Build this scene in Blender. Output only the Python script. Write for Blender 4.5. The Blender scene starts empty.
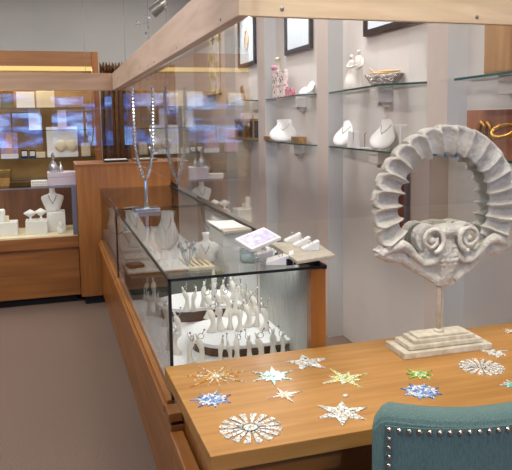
import bpy, math, random
from mathutils import Vector, Matrix
random.seed(7)
PI = math.pi
sc = bpy.context.scene
COL = sc.collection

# ------------------------------------------------------------------ camera solve
F, PPX, PPY = 652.0, 256.0, 190.0
CAM = Vector((0, 0, 1.68))
_Y = Vector((50 - PPX, -(123 - PPY), -F)).normalized()
_X = Vector((2310 - PPX, -(88 - PPY), -F)); _X = (_X - _Y * _X.dot(_Y)).normalized()
_Z = _X.cross(_Y)
R = Matrix((_X, _Y, _Z))

def P(px, axis, val):
    """world point seen at photo pixel px on the plane axis=val"""
    d = R @ Vector((px[0] - PPX, -(px[1] - PPY), -F))
    t = (val - CAM[axis]) / d[axis]
    return CAM + d * t

# ------------------------------------------------------------------ materials
def new_mat(name):
    m = bpy.data.materials.new(name); m.use_nodes = True
    nt = m.node_tree; nt.nodes.clear()
    out = nt.nodes.new('ShaderNodeOutputMaterial')
    return m, nt, out

def srgb(c):
    return tuple(((x / 255) / 12.92 if x / 255 <= .04045 else ((x / 255 + .055) / 1.055) ** 2.4) for x in c) + (1,)

def pbr(name, c, rough=.5, metal=0, noise=None, bump=0, spec=.5, coat=0, c2=None, nscale=(1, 1, 1), sheen=0, bscale=None, emit=0, trans=0):
    """c, c2 in sRGB; noise=(scale, detail) mixes c and c2"""
    m, nt, out = new_mat(name)
    b = nt.nodes.new('ShaderNodeBsdfPrincipled'); nt.links.new(b.outputs[0], out.inputs[0])
    b.inputs['Base Color'].default_value = srgb(c)
    b.inputs['Roughness'].default_value = rough
    b.inputs['Metallic'].default_value = metal
    b.inputs['Specular IOR Level'].default_value = spec
    b.inputs['Coat Weight'].default_value = coat
    b.inputs['Coat Roughness'].default_value = .15
    b.inputs['Sheen Weight'].default_value = sheen
    b.inputs['Transmission Weight'].default_value = trans
    if emit:
        b.inputs['Emission Color'].default_value = srgb(c); b.inputs['Emission Strength'].default_value = emit
    if noise or bump:
        tc = nt.nodes.new('ShaderNodeTexCoord'); mp = nt.nodes.new('ShaderNodeMapping')
        mp.inputs['Scale'].default_value = nscale
        nt.links.new(tc.outputs['Object'], mp.inputs[0])
        nz = nt.nodes.new('ShaderNodeTexNoise'); nz.inputs['Scale'].default_value = (noise or (30, 4))[0]
        nz.inputs['Detail'].default_value = (noise or (30, 4))[1]
        nt.links.new(mp.outputs[0], nz.inputs['Vector'])
        if c2:
            cr = nt.nodes.new('ShaderNodeValToRGB')
            cr.color_ramp.elements[0].position = .3; cr.color_ramp.elements[1].position = .7
            cr.color_ramp.elements[0].color = srgb(c); cr.color_ramp.elements[1].color = srgb(c2)
            nt.links.new(nz.outputs['Fac'], cr.inputs[0]); nt.links.new(cr.outputs[0], b.inputs['Base Color'])
        if bump:
            bp = nt.nodes.new('ShaderNodeBump'); bp.inputs['Strength'].default_value = bump
            bp.inputs['Distance'].default_value = .01
            if bscale:
                n2 = nt.nodes.new('ShaderNodeTexNoise'); n2.inputs['Scale'].default_value = bscale; n2.inputs['Detail'].default_value = 6
                nt.links.new(mp.outputs[0], n2.inputs['Vector']); nt.links.new(n2.outputs['Fac'], bp.inputs['Height'])
            else:
                nt.links.new(nz.outputs['Fac'], bp.inputs['Height'])
            nt.links.new(bp.outputs[0], b.inputs['Normal'])
    return m

def wood(name, c, c2, axis=0, rough=.4, coat=.2, fine=26, spec=.4):
    s = [1, 1, 1]; s[axis] = .07
    m = pbr(name, c, rough, noise=(fine, 5), c2=c2, nscale=s, coat=coat, spec=spec)
    nt = m.node_tree
    # broad wavy figure on top of the fine grain
    tc = nt.nodes.new('ShaderNodeTexCoord'); mp = nt.nodes.new('ShaderNodeMapping')
    s2 = [3, 3, 3]; s2[axis] = .35; mp.inputs['Scale'].default_value = s2
    wv = nt.nodes.new('ShaderNodeTexNoise'); wv.inputs['Scale'].default_value = 3.0; wv.inputs['Detail'].default_value = 3; wv.inputs['Distortion'].default_value = 1.6
    nt.links.new(tc.outputs['Object'], mp.inputs[0]); nt.links.new(mp.outputs[0], wv.inputs['Vector'])
    mx = nt.nodes.new('ShaderNodeMix'); mx.data_type = 'RGBA'; mx.blend_type = 'MULTIPLY'
    b = [n for n in nt.nodes if n.type == 'BSDF_PRINCIPLED'][0]
    cr = [n for n in nt.nodes if n.type == 'VALTORGB'][0]
    r2 = nt.nodes.new('ShaderNodeValToRGB'); r2.color_ramp.elements[0].position = .35; r2.color_ramp.elements[1].position = .6
    r2.color_ramp.elements[0].color = (.80, .76, .72, 1); r2.color_ramp.elements[1].color = (1, 1, 1, 1)
    nt.links.new(wv.outputs['Fac'], r2.inputs[0])
    mx.inputs[0].default_value = .7
    nt.links.new(cr.outputs[0], mx.inputs[6]); nt.links.new(r2.outputs[0], mx.inputs[7])
    nt.links.new(mx.outputs[2], b.inputs['Base Color'])
    return m

def thin_glass(name, tint=(1, 1, 1), f0=.04, gl=1.0):
    m, nt, out = new_mat(name)
    tr = nt.nodes.new('ShaderNodeBsdfTransparent'); tr.inputs[0].default_value = tint + (1,)
    gs = nt.nodes.new('ShaderNodeBsdfGlossy'); gs.inputs['Roughness'].default_value = 0.0
    gs.inputs['Color'].default_value = (gl, gl, gl, 1)
    lw = nt.nodes.new('ShaderNodeLayerWeight'); lw.inputs['Blend'].default_value = .5
    p = nt.nodes.new('ShaderNodeMath'); p.operation = 'POWER'; p.inputs[1].default_value = 5
    nt.links.new(lw.outputs['Facing'], p.inputs[0])
    ma = nt.nodes.new('ShaderNodeMath'); ma.operation = 'MULTIPLY_ADD'; ma.inputs[1].default_value = 1 - f0; ma.inputs[2].default_value = f0
    nt.links.new(p.outputs[0], ma.inputs[0])
    mx = nt.nodes.new('ShaderNodeMixShader'); nt.links.new(ma.outputs[0], mx.inputs[0])
    nt.links.new(tr.outputs[0], mx.inputs[1]); nt.links.new(gs.outputs[0], mx.inputs[2]); nt.links.new(mx.outputs[0], out.inputs[0])
    return m

def emission(name, c, s):
    m, nt, out = new_mat(name)
    e = nt.nodes.new('ShaderNodeEmission'); e.inputs[0].default_value = srgb(c); e.inputs[1].default_value = s
    nt.links.new(e.outputs[0], out.inputs[0]); return m

def reeded(name):
    m, nt, out = new_mat(name)
    tr = nt.nodes.new('ShaderNodeBsdfTransparent'); tr.inputs[0].default_value = (.8, .8, .78, 1)
    b = nt.nodes.new('ShaderNodeBsdfPrincipled'); b.inputs['Base Color'].default_value = srgb((206, 208, 202)); b.inputs['Roughness'].default_value = .2
    mx = nt.nodes.new('ShaderNodeMixShader'); mx.inputs[0].default_value = .88
    nt.links.new(tr.outputs[0], mx.inputs[1]); nt.links.new(b.outputs[0], mx.inputs[2]); nt.links.new(mx.outputs[0], out.inputs[0])
    return m

def mosaic(name, cols, scale=90, grout=(60, 62, 60), gw=.06):
    """little shards of glass and mirror set in dark grout"""
    m, nt, out = new_mat(name)
    b = nt.nodes.new('ShaderNodeBsdfPrincipled'); nt.links.new(b.outputs[0], out.inputs[0])
    b.inputs['Roughness'].default_value = .15
    tc = nt.nodes.new('ShaderNodeTexCoord')
    v = nt.nodes.new('ShaderNodeTexVoronoi'); v.inputs['Scale'].default_value = scale
    v2 = nt.nodes.new('ShaderNodeTexVoronoi'); v2.feature = 'DISTANCE_TO_EDGE'; v2.inputs['Scale'].default_value = scale
    for n in (v, v2): nt.links.new(tc.outputs['Object'], n.inputs['Vector'])
    sep = nt.nodes.new('ShaderNodeSeparateColor'); nt.links.new(v.outputs['Color'], sep.inputs[0])
    cr = nt.nodes.new('ShaderNodeValToRGB'); cr.color_ramp.interpolation = 'CONSTANT'
    els = cr.color_ramp.elements
    els[0].color = srgb(cols[0]); els[0].position = 0
    els[1].color = srgb(cols[1]); els[1].position = 1 / len(cols)
    for i in range(2, len(cols)):
        e = els.new(i / len(cols)); e.color = srgb(cols[i])
    nt.links.new(sep.outputs[0], cr.inputs[0])
    lt = nt.nodes.new('ShaderNodeMath'); lt.operation = 'LESS_THAN'; lt.inputs[1].default_value = gw
    nt.links.new(v2.outputs['Distance'], lt.inputs[0])
    mx = nt.nodes.new('ShaderNodeMix'); mx.data_type = 'RGBA'
    nt.links.new(lt.outputs[0], mx.inputs[0]); nt.links.new(cr.outputs[0], mx.inputs[6]); mx.inputs[7].default_value = srgb(grout)
    nt.links.new(mx.outputs[2], b.inputs['Base Color'])
    return m

M = {}
M['carpet'] = pbr('carpet', (112, 94, 84), .95, noise=(180, 6), c2=(146, 126, 114), bump=.5, spec=.1)
M['paint_wall'] = pbr('wall_paint', (212, 198, 188), .75, noise=(3, 3), c2=(217, 203, 193))
M['jamb'] = pbr('niche_paint', (218, 212, 206), .7, noise=(3, 3), c2=(223, 217, 211))
M['niche_side'] = pbr('niche_side_tone', (208, 208, 205), .7, noise=(3, 3), c2=(203, 204, 202))
M['left_paint'] = pbr('dark_brown_paint', (66, 56, 50), .8, noise=(3, 3), c2=(72, 61, 54))
M['gray_wall'] = pbr('grey_paint', (206, 206, 202), .8, noise=(2, 3), c2=(212, 211, 207))
M['ceil'] = pbr('ceiling_paint', (170, 170, 168), .85, noise=(2, 2), c2=(176, 175, 172))
M['oak'] = wood('oak_veneer_upright', (148, 92, 40), (170, 112, 54), axis=2)
M['oak_h'] = wood('oak_veneer_long', (150, 94, 42), (174, 116, 58), axis=1)
M['oak_x'] = wood('oak_veneer_cross', (144, 90, 42), (166, 110, 54), axis=0)
M['desk'] = wood('desk_veneer', (172, 122, 60), (194, 144, 78), axis=0, rough=.46, coat=.06, fine=34)
M['pine'] = wood('pine_board', (214, 188, 150), (232, 208, 172), axis=0, rough=.55, coat=0, fine=20)
M['maple'] = wood('maple_board', (216, 190, 172), (230, 206, 190), axis=1, rough=.5, coat=0, fine=22)
M['maple_x'] = wood('maple_board_cross', (188, 156, 130), (204, 170, 144), axis=0, rough=.5, coat=0, fine=22)
M['valance'] = wood('walnut_valance', (146, 100, 58), (164, 114, 68), axis=0)
M['darkwood'] = wood('dark_wood', (80, 52, 36), (104, 70, 48), axis=0)
M['slat'] = wood('slatted_back', (120, 78, 50), (146, 98, 64), axis=2)
M['tan'] = pbr('tan_lining', (164, 132, 80), .8, noise=(14, 4), c2=(180, 146, 92))
M['kick'] = pbr('black_kick', (22, 20, 20), .7)
M['black'] = pbr('black_trim', (22, 24, 26), .35)
M['grey_metal'] = pbr('grey_metal', (150, 148, 142), .35, metal=.8)
M['chrome'] = pbr('chrome', (170, 168, 166), .28, metal=1)
M['silver'] = pbr('hammered_silver', (190, 186, 180), .2, metal=1, noise=(60, 3), bump=.8)
M['gold'] = pbr('gold', (206, 156, 72), .25, metal=1)
M['brass'] = pbr('aged_brass', (214, 166, 88), .35, metal=.7, noise=(60, 3), c2=(160, 116, 56))
M['white'] = pbr('white_leatherette', (236, 234, 230), .45, noise=(90, 3), bump=.06)
M['white_deck'] = pbr('white_deck', (226, 227, 230), .6, noise=(60, 4), c2=(236, 236, 237))
M['lilac'] = pbr('lilac_card', (214, 202, 212), .6)
M['porcelain'] = pbr('porcelain', (226, 220, 208), .3, coat=.2)
M['cream'] = pbr('cream_card', (232, 218, 182), .7)
M['greyboard'] = pbr('grey_green_panel', (92, 94, 84), .8)
M['greypanel'] = pbr('white_sliding_door', (232, 232, 230), .5)
M['stone'] = pbr('carved_stone', (200, 196, 182), .92, noise=(22, 6), c2=(228, 224, 211), bump=.55, bscale=110)
M['stone_dark'] = pbr('weathered_plinth', (190, 180, 158), .85, noise=(30, 6), c2=(222, 214, 196), bump=.3)
M['teal'] = pbr('teal_linen', (78, 106, 102), .9, noise=(260, 5), c2=(98, 124, 118), bump=.35, sheen=.1, nscale=(1, 1, .25))
M['nail'] = pbr('pewter_nail', (196, 186, 170), .25, metal=1)
M['mirror'] = pbr('mirror', (225, 225, 222), .02, metal=1)
M['curtain'] = pbr('brown_curtain', (92, 62, 38), .85, noise=(30, 4), c2=(122, 86, 54))
M['pic'] = pbr('picture_paper', (214, 226, 232), .7, noise=(3, 2), c2=(228, 236, 240))
M['frame'] = pbr('black_frame', (30, 28, 28), .4)
M['floral'] = mosaic('floral_print', [(240, 232, 226), (240, 226, 224), (214, 120, 140), (244, 238, 230), (238, 206, 208), (110, 98, 92), (242, 236, 232), (236, 230, 214)], 55, (236, 230, 224), .02)
M['pinkfloral'] = mosaic('pink_floral_print', [(226, 120, 150), (240, 214, 214), (196, 60, 96), (238, 190, 200), (206, 90, 120)], 110, (236, 200, 200), .02)
M['bottle'] = pbr('olive_bottle', (196, 186, 150), .15, coat=.4)
M['purple'] = pbr('purple_card', (150, 120, 176), .5, noise=(24, 3), c2=(196, 176, 206))
M['purple_pic'] = pbr('purple_print', (170, 160, 205), .4, noise=(40, 4), c2=(226, 222, 236))
M['skin'] = pbr('printed_face', (214, 160, 136), .6)
M['pink'] = pbr('pink_satin', (206, 130, 160), .5, noise=(30, 3), c2=(226, 168, 188))
M['redwood'] = wood('red_brown_backboard', (150, 92, 66), (176, 114, 84), axis=2, rough=.5)
M['burl'] = wood('burl_block', (162, 116, 66), (196, 150, 92), axis=2, rough=.45)
M['leaf'] = pbr('tan_leaf', (206, 166, 110), .5, noise=(40, 3), c2=(222, 184, 128))
M['acrylic'] = thin_glass('clear_acrylic', (.975, .975, .985), .045)
M['glass'] = thin_glass('case_glass', (.955, .965, .96), .035, .6)
M['shelf_glass'] = thin_glass('shelf_glass', (.93, .955, .945), .04)
M['shelf_edge'] = pbr('green_glass_edge', (44, 92, 86), .15, coat=.5)
M['reeded'] = reeded('reeded_glass')
M['mat_slab'] = pbr('linen_slab', (178, 170, 152), .7, noise=(60, 4), c2=(196, 188, 170))
M['strip'] = emission('light_strip', (255, 218, 140), 1.15)
M['lamp'] = emission('lamp_lens', (255, 240, 220), 12)
M['tube'] = emission('case_light', (250, 250, 255), 6)
M['lantern'] = None
M['cable'] = pbr('cable', (40, 44, 44), .5)
M['glow_jar'] = pbr('pale_green_label', (196, 214, 196), .3)
M['gem'] = pbr('gem', (210, 205, 215), .05, metal=.6)
M['crystal'] = pbr('crystal', (206, 210, 214), .06, metal=.7, spec=1)
M['basket'] = pbr('wicker', (186, 146, 84), .8, noise=(120, 3), c2=(146, 104, 56), bump=.6)
M['teal_glass'] = thin_glass('decanter_glass', (.8, .84, .86), .12)
def lantern_mat():
    m, nt, out = new_mat('painted_scroll')
    e = nt.nodes.new('ShaderNodeBsdfPrincipled'); e.inputs['Roughness'].default_value = .6
    tc = nt.nodes.new('ShaderNodeTexCoord'); nz = nt.nodes.new('ShaderNodeTexNoise'); nz.inputs['Scale'].default_value = 9
    nt.links.new(tc.outputs['Object'], nz.inputs['Vector'])
    cr = nt.nodes.new('ShaderNodeValToRGB'); cr.color_ramp.elements[0].color = srgb((196, 190, 96)); cr.color_ramp.elements[0].position = .38
    cr.color_ramp.elements[1].color = srgb((245, 232, 226)); cr.color_ramp.elements[1].position = .56
    nt.links.new(nz.outputs['Fac'], cr.inputs[0]); nt.links.new(cr.outputs[0], e.inputs['Base Color'])
    nt.links.new(e.outputs[0], out.inputs[0]); return m
M['scroll'] = lantern_mat()
STAR = {
 'gold': mosaic('gold_shards', [(246, 214, 130), (240, 240, 232), (224, 150, 84), (250, 232, 180)], 90, (150, 110, 60)),
 'goldc': mosaic('opal_shards', [(250, 246, 240), (244, 226, 214), (236, 214, 200)], 90, (190, 160, 130)),
 'blue': mosaic('blue_shards', [(240, 246, 252), (150, 180, 226), (96, 132, 200), (214, 228, 246)], 90, (90, 110, 150)),
 'white': mosaic('mirror_shards', [(244, 242, 234), (226, 224, 212), (206, 206, 198), (250, 250, 246)], 62, (112, 108, 100), .045),
 'teal': mosaic('teal_shards', [(244, 250, 248), (122, 200, 176), (200, 228, 226), (246, 246, 244)], 90, (90, 140, 130)),
 'tan': mosaic('champagne_shards', [(250, 242, 226), (240, 220, 186), (246, 240, 232)], 100, (150, 120, 80)),
 'lime': mosaic('lime_shards', [(246, 240, 170), (232, 240, 200), (240, 232, 140), (250, 250, 236)], 80, (130, 140, 90)),
 'green': mosaic('green_shards', [(150, 206, 96), (226, 240, 190), (110, 180, 90), (240, 226, 110)], 80, (80, 120, 60)),
}

# ------------------------------------------------------------------ mesh builder
class MB:
    def __init__(s): s.v = []; s.f = []; s.m = []
    def add(s, vs, fs, mi=0):
        n = len(s.v); s.v += [tuple(x) for x in vs]; s.f += [tuple(i + n for i in f) for f in fs]; s.m += [mi] * len(fs); return s
    def box(s, x0, x1, y0, y1, z0, z1, mi=0, side=None):
        v = [(x0, y0, z0), (x1, y0, z0), (x1, y1, z0), (x0, y1, z0), (x0, y0, z1), (x1, y0, z1), (x1, y1, z1), (x0, y1, z1)]
        f = [(0, 3, 2, 1), (4, 5, 6, 7), (0, 1, 5, 4), (1, 2, 6, 5), (2, 3, 7, 6), (3, 0, 4, 7)]
        n = len(s.f); s.add(v, f, mi)
        if side is not None:
            for k in range(n + 2, n + 6): s.m[k] = side
        return s
    def hull4(s, a, b, z0, z1, mi=0):
        """prism on the 4 xy corners a (bottom) and b (top)"""
        v = [(p[0], p[1], z0) for p in a] + [(p[0], p[1], z1) for p in b]
        return s.add(v, [(0, 3, 2, 1), (4, 5, 6, 7), (0, 1, 5, 4), (1, 2, 6, 5), (2, 3, 7, 6), (3, 0, 4, 7)], mi)
    def lathe(s, prof, seg=16, c=(0, 0), sx=1, sy=1, off=None, mi=0):
        n = len(prof); vs = []
        for r, z in prof:
            ox, oy = off(z) if off else (0, 0)
            for k in range(seg):
                a = 2 * PI * k / seg
                vs.append((c[0] + ox + r * sx * math.cos(a), c[1] + oy + r * sy * math.sin(a), z))
        fs = [(i * seg + k, i * seg + (k + 1) % seg, (i + 1) * seg + (k + 1) % seg, (i + 1) * seg + k) for i in range(n - 1) for k in range(seg)]
        fs += [tuple(range(seg - 1, -1, -1)), tuple((n - 1) * seg + k for k in range(seg))]
        return s.add(vs, fs, mi)
    def tube(s, pts, r, seg=8, closed=False, mi=0):
        pts = [Vector(p) for p in pts]; n = len(pts); vs = []; N = None
        rr = r if isinstance(r, (list, tuple)) else [r] * n
        for i, p in enumerate(pts):
            a = pts[(i - 1) % n] if (closed or i) else p
            b = pts[(i + 1) % n] if (closed or i < n - 1) else p
            t = (b - a).normalized()
            if N is None:
                N = t.orthogonal().normalized()
            else:
                N = (N - t * N.dot(t)).normalized()
            B = t.cross(N)
            for k in range(seg):
                an = 2 * PI * k / seg
                vs.append(p + (N * math.cos(an) + B * math.sin(an)) * rr[i])
        m = n if closed else n - 1
        fs = [(i * seg + k, i * seg + (k + 1) % seg, ((i + 1) % n) * seg + (k + 1) % seg, ((i + 1) % n) * seg + k) for i in range(m) for k in range(seg)]
        if not closed:
            fs += [tuple(range(seg - 1, -1, -1)), tuple((n - 1) * seg + k for k in range(seg))]
        return s.add(vs, fs, mi)
    def prism(s, o, y0, y1, fn=None, mi=0):
        """outline o in (x,z), extruded over y"""
        n = len(o)
        vs = [(x, y0, z) for x, z in o] + [(x, y1, z) for x, z in o]
        if fn: vs = [fn(Vector(v)) for v in vs]
        fs = [tuple(range(n)), tuple(range(2 * n - 1, n - 1, -1))] + [(i + n, (i + 1) % n + n, (i + 1) % n, i) for i in range(n)]
        return s.add(vs, fs, mi)
    def blob(s, c, r, seg=10, rings=6, mi=0):
        rx, ry, rz = r if isinstance(r, (tuple, list)) else (r, r, r)
        vs = [(c[0], c[1], c[2] - rz)]
        for i in range(1, rings):
            a = -PI / 2 + PI * i / rings
            for k in range(seg):
                b = 2 * PI * k / seg
                vs.append((c[0] + rx * math.cos(a) * math.cos(b), c[1] + ry * math.cos(a) * math.sin(b), c[2] + rz * math.sin(a)))
        vs.append((c[0], c[1], c[2] + rz)); L = len(vs) - 1
        fs = [(0, 1 + (k + 1) % seg, 1 + k) for k in range(seg)]
        fs += [(1 + i * seg + k, 1 + i * seg + (k + 1) % seg, 1 + (i + 1) * seg + (k + 1) % seg, 1 + (i + 1) * seg + k) for i in range(rings - 2) for k in range(seg)]
        fs += [(L, 1 + (rings - 2) * seg + k, 1 + (rings - 2) * seg + (k + 1) % seg) for k in range(seg)]
        return s.add(vs, fs, mi)
    def xf(s, mat):
        s.v = [tuple(mat @ Vector(v)) for v in s.v]; return s

def part(name, mb, mats, parent=None, bevel=0, smooth=False, sub=0, world=True, label=None):
    me = bpy.data.meshes.new(name)
    vs = mb.v
    if parent is not None and world:          # vertices given in world space -> local to the thing
        r = parent
        L = Vector((0, 0, 0))
        while r is not None:
            L += r.location; r = r.parent
        vs = [(v[0] - L.x, v[1] - L.y, v[2] - L.z) for v in vs]
    elif parent is None and world:            # keep an origin on the object itself
        pass
    me.from_pydata(vs, [], mb.f)
    mats = mats if isinstance(mats, (list, tuple)) else [mats]
    for m in mats: me.materials.append(M[m] if isinstance(m, str) else m)
    if len(mats) > 1: me.polygons.foreach_set('material_index', mb.m)
    if smooth: me.polygons.foreach_set('use_smooth', [True] * len(me.polygons))
    me.update()
    o = bpy.data.objects.new(name, me); COL.objects.link(o)
    if parent is not None: o.parent = parent
    if bevel:
        b = o.modifiers.new('bevel', 'BEVEL'); b.width = bevel; b.segments = 2; b.limit_method = 'ANGLE'
    if sub:
        d = o.modifiers.new('subd', 'SUBSURF'); d.levels = d.render_levels = sub
    if label: o['label'] = label
    return o

def thing(name, label, cat, loc=(0, 0, 0), rotz=0, group=None, rot=None):
    o = bpy.data.objects.new(name, None); COL.objects.link(o)
    o.location = loc; o.rotation_euler = rot or (0, 0, rotz); o.empty_display_size = .05
    o['label'] = label; o['category'] = cat
    if group: o['group'] = group
    return o

def tag(o, label, cat, group=None):
    o['label'] = label; o['category'] = cat
    if group: o['group'] = group
    return o

def single(name, mb, mats, label, cat, loc=(0, 0, 0), rotz=0, group=None, **k):
    o = part(name, mb, mats, None, **k); o.location = loc; o.rotation_euler.z = rotz
    return tag(o, label, cat, group)

def struct(name, mb, mats, parent=None, **k):
    o = part(name, mb, mats, parent, **k); o['kind'] = 'structure'; return o

def clone(root, label, loc, rotz=0, group=None, scale=1):
    r = root.copy(); COL.objects.link(r); r.location = loc; r.rotation_euler.z = rotz; r['label'] = label
    r.scale = (scale,) * 3
    if group: r['group'] = group
    for ch in root.children:
        c = ch.copy(); COL.objects.link(c); c.parent = r
        for g in ch.children:
            d = g.copy(); COL.objects.link(d); d.parent = c
    return r

def quad(cx, cy, w, d, rz):
    c, s = math.cos(rz), math.sin(rz)
    return [(cx + x * c - y * s, cy + x * s + y * c) for x, y in ((-w / 2, -d / 2), (w / 2, -d / 2), (w / 2, d / 2), (-w / 2, d / 2))]

# ================================================================== SETTING
RX = 1.98          # face of the right wall
K = RX / 2.4       # wall fittings were measured for a 2.4 m offset
def zk(v): return 1.68 + (v - 1.68) * K
BY = 9.2           # back wall
FY = -3.0          # shop front behind the camera
CZ = 3.6
struct('floor', MB().box(-4.2, 2.9, FY - .2, BY + .2, -.05, 0), 'carpet')
struct('ceiling', MB().box(-4.2, 2.9, FY - .2, BY + .2, CZ, CZ + .1), 'ceil')
struct('wall_back', MB().box(-4.2, 2.9, BY, BY + .15, 0, CZ), 'gray_wall')
struct('wall_left', MB().box(-4.2, -4.05, FY, BY, 0, CZ), 'left_paint')
# right wall with tall display niches
piers = [(-3.0, .45), (1.10, 1.32), (2.97, 3.165), (4.505, 4.715), (6.0, 6.225), (7.47, 9.2)]
w = MB()
for a, b in piers:
    w.box(RX, RX + .12, a, b, 0, CZ); w.m[-4] = 1  # pier side facing the camera takes a cooler grey than the front
struct('wall_right', w, ['paint_wall', 'niche_side'])
struct('wall_niches', MB().box(RX + .12, RX + .24, FY, BY, 0, CZ), 'jamb')
# shop front behind the camera: low wall, lintel, piers and three big windows
wf = MB().box(-4.2, 2.9, FY - .15, FY, 0, 1.0).box(-4.2, 2.9, FY - .15, FY, 2.5, CZ)
for a, b in ((-4.2, -3.6), (-1.9, -1.75), (-.15, 0.0), (1.75, 2.9)): wf.box(a, b, FY - .15, FY, 1.0, 2.5)
struct('wall_front', wf, 'left_paint')
for i, (a, b) in enumerate(((-3.6, -1.9), (-1.75, -.15), (0.0, 1.75))):
    fr = MB()
    fr.box(a, b, FY - .1, FY - .04, 1.0, 1.05).box(a, b, FY - .1, FY - .04, 2.45, 2.5).box(a, a + .05, FY - .1, FY - .04, 1.05, 2.45).box(b - .05, b, FY - .1, FY - .04, 1.05, 2.45)
    fr.box(a + .05, b - .05, FY - .09, FY - .05, 1.95, 1.98).box((a + b) / 2 - .02, (a + b) / 2 + .02, FY - .09, FY - .05, 1.05, 1.95)
    struct(f'window_{i+1}', fr, 'black')

# ================================================================== HEADERS AND PLEXIGLASS
HZ, HT = 2.03, 2.22
hx0, hy0, hx1, hy1 = .621, 2.165, .685, 7.50
def headboard(name, label, a, b, th, matname, screws):
    d = (Vector(b) - Vector(a)).normalized(); n = Vector((-d.y, d.x)) * th
    t = thing(name, label, 'header board', (a[0], a[1], HZ))
    c = [a, b, (b[0] + n.x, b[1] + n.y), (a[0] + n.x, a[1] + n.y)]
    part('board', MB().hull4(c, c, HZ, HT), matname, t, bevel=.003)
    for (fx, z) in screws:
        p = Vector(a) + (Vector(b) - Vector(a)) * fx - n.normalized() * .001
        q = p - n.normalized() * .005
        part('screw', MB().tube([(p.x, p.y, z), (q.x, q.y, z)], [.006, .0045], 10), 'grey_metal', t, smooth=False)
    # thin steel hangers up to the ceiling
    for fx in (.33, .8):
        p = Vector(a) + (Vector(b) - Vector(a)) * fx + n * .5
        part('hanger', MB().tube([(p.x, p.y, HT), (p.x, p.y, CZ)], .002, 6), 'grey_metal', t)
    return t
TB = .045
def flip(a, b): return b, a
# long board over the counter, its outer face towards the aisle
t = thing('header_board', 'long pinkish maple board hung above the glass counters, running away', 'header board', (hx0, hy0, HZ))
c = [(hx0, hy0), (hx0 + TB, hy0 + .0), (hx1 + TB, hy1), (hx1, hy1)]
part('board', MB().hull4(c, c, HZ, HT), 'maple', t, bevel=.003)
for px, pz in (((225.5, 16), 2.05), ((178, 47), 2.05), ((146, 63), 2.05), ((153, 65), 2.05), ((131, 82), 2.05)):
    q = P((px[0], 50), 0, .64)
    fx = (q.y - hy0) / (hy1 - hy0); x = hx0 + (hx1 - hx0) * fx
    part('screw', MB().tube([(x - .004, q.y, 2.052), (x, q.y, 2.052)], [.004, .006], 10), 'grey_metal', t)
for y in (3.8, 6.2):
    x = hx0 + (hx1 - hx0) * (y - hy0) / (hy1 - hy0) + TB / 2
    part('hanger', MB().tube([(x, y, HT), (x, y, CZ)], .002, 6), 'grey_metal', t)
t = thing('header_board', 'pine board with two screws hung across above the desk', 'header board', (1.3, hy0, HZ))
part('board', MB().box(hx0 + TB + .001, RX - .003, hy0, hy0 + .019, HZ, HT), 'pine', t, bevel=.003)
part('end_block', MB().box(hx0, hx0 + TB, hy0 - .016, hy0 - .001, HZ, HT), 'pine', t)
for px in ((282, 9), (477, 17)):
    q = P(px, 1, hy0)
    part('screw', MB().lathe([(.0075, 0), (.0075, .002), (.004, .004)], 12).xf(Matrix.Translation((q.x, hy0, q.z)) @ Matrix.Rotation(PI / 2, 4, 'X')), 'grey_metal', t)
for x in (1.1, 1.8): part('hanger', MB().tube([(x, hy0 + .01, HT), (x, hy0 + .01, CZ)], .002, 6), 'grey_metal', t)
t = thing('header_board', 'far brown maple board hung across in front of the wall cabinet', 'header board', (-1, hy1, HZ))
part('board', MB().box(-2.6, hx1 - .001, hy1, hy1 + .03, HZ, HT), 'maple_x', t, bevel=.003)
for x in (-1.9, -.6, .4): part('hanger', MB().tube([(x, hy1 + .015, HT), (x, hy1 + .015, CZ)], .002, 6), 'grey_metal', t)

PB = 1.312      # bottom of the hanging sheets
def pane(label, c, z0, z1):
    return single('plexiglass_sheet', MB().hull4(c, c, z0, z1), 'acrylic', label, 'plexiglass sheet', group='clear sheets hanging from the header boards')
ys = [2.215, 4.05, 5.8, 7.49]
for i, lab in enumerate(('clear plexiglass sheet over the near counter, nearest the desk corner', 'clear plexiglass sheet over the counter behind the crystal stand', 'clear plexiglass sheet at the far end above the tall wooden cabinet')):
    a, b = ys[i] + .004, ys[i + 1] - .004
    xa = .671 + .064 * (a - hy0) / (hy1 - hy0) ; xb = .671 + .064 * (b - hy0) / (hy1 - hy0)
    pane(lab, [(xa, a), (xa + .005, a), (xb + .005, b), (xb, b)], PB, HT - .04)
pane('clear plexiglass sheet hanging crossways above the desk under the pine board', [(.672, 2.185), (RX - .01, 2.185), (RX - .01, 2.189), (.672, 2.189)], PB, HT - .04)
pane('clear plexiglass sheet in front of the wall cabinet, right one with blue street reflections', [(-.78, hy1 + .032), (.67, hy1 + .032), (.67, hy1 + .037), (-.78, hy1 + .037)], PB, HT - .04)

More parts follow.
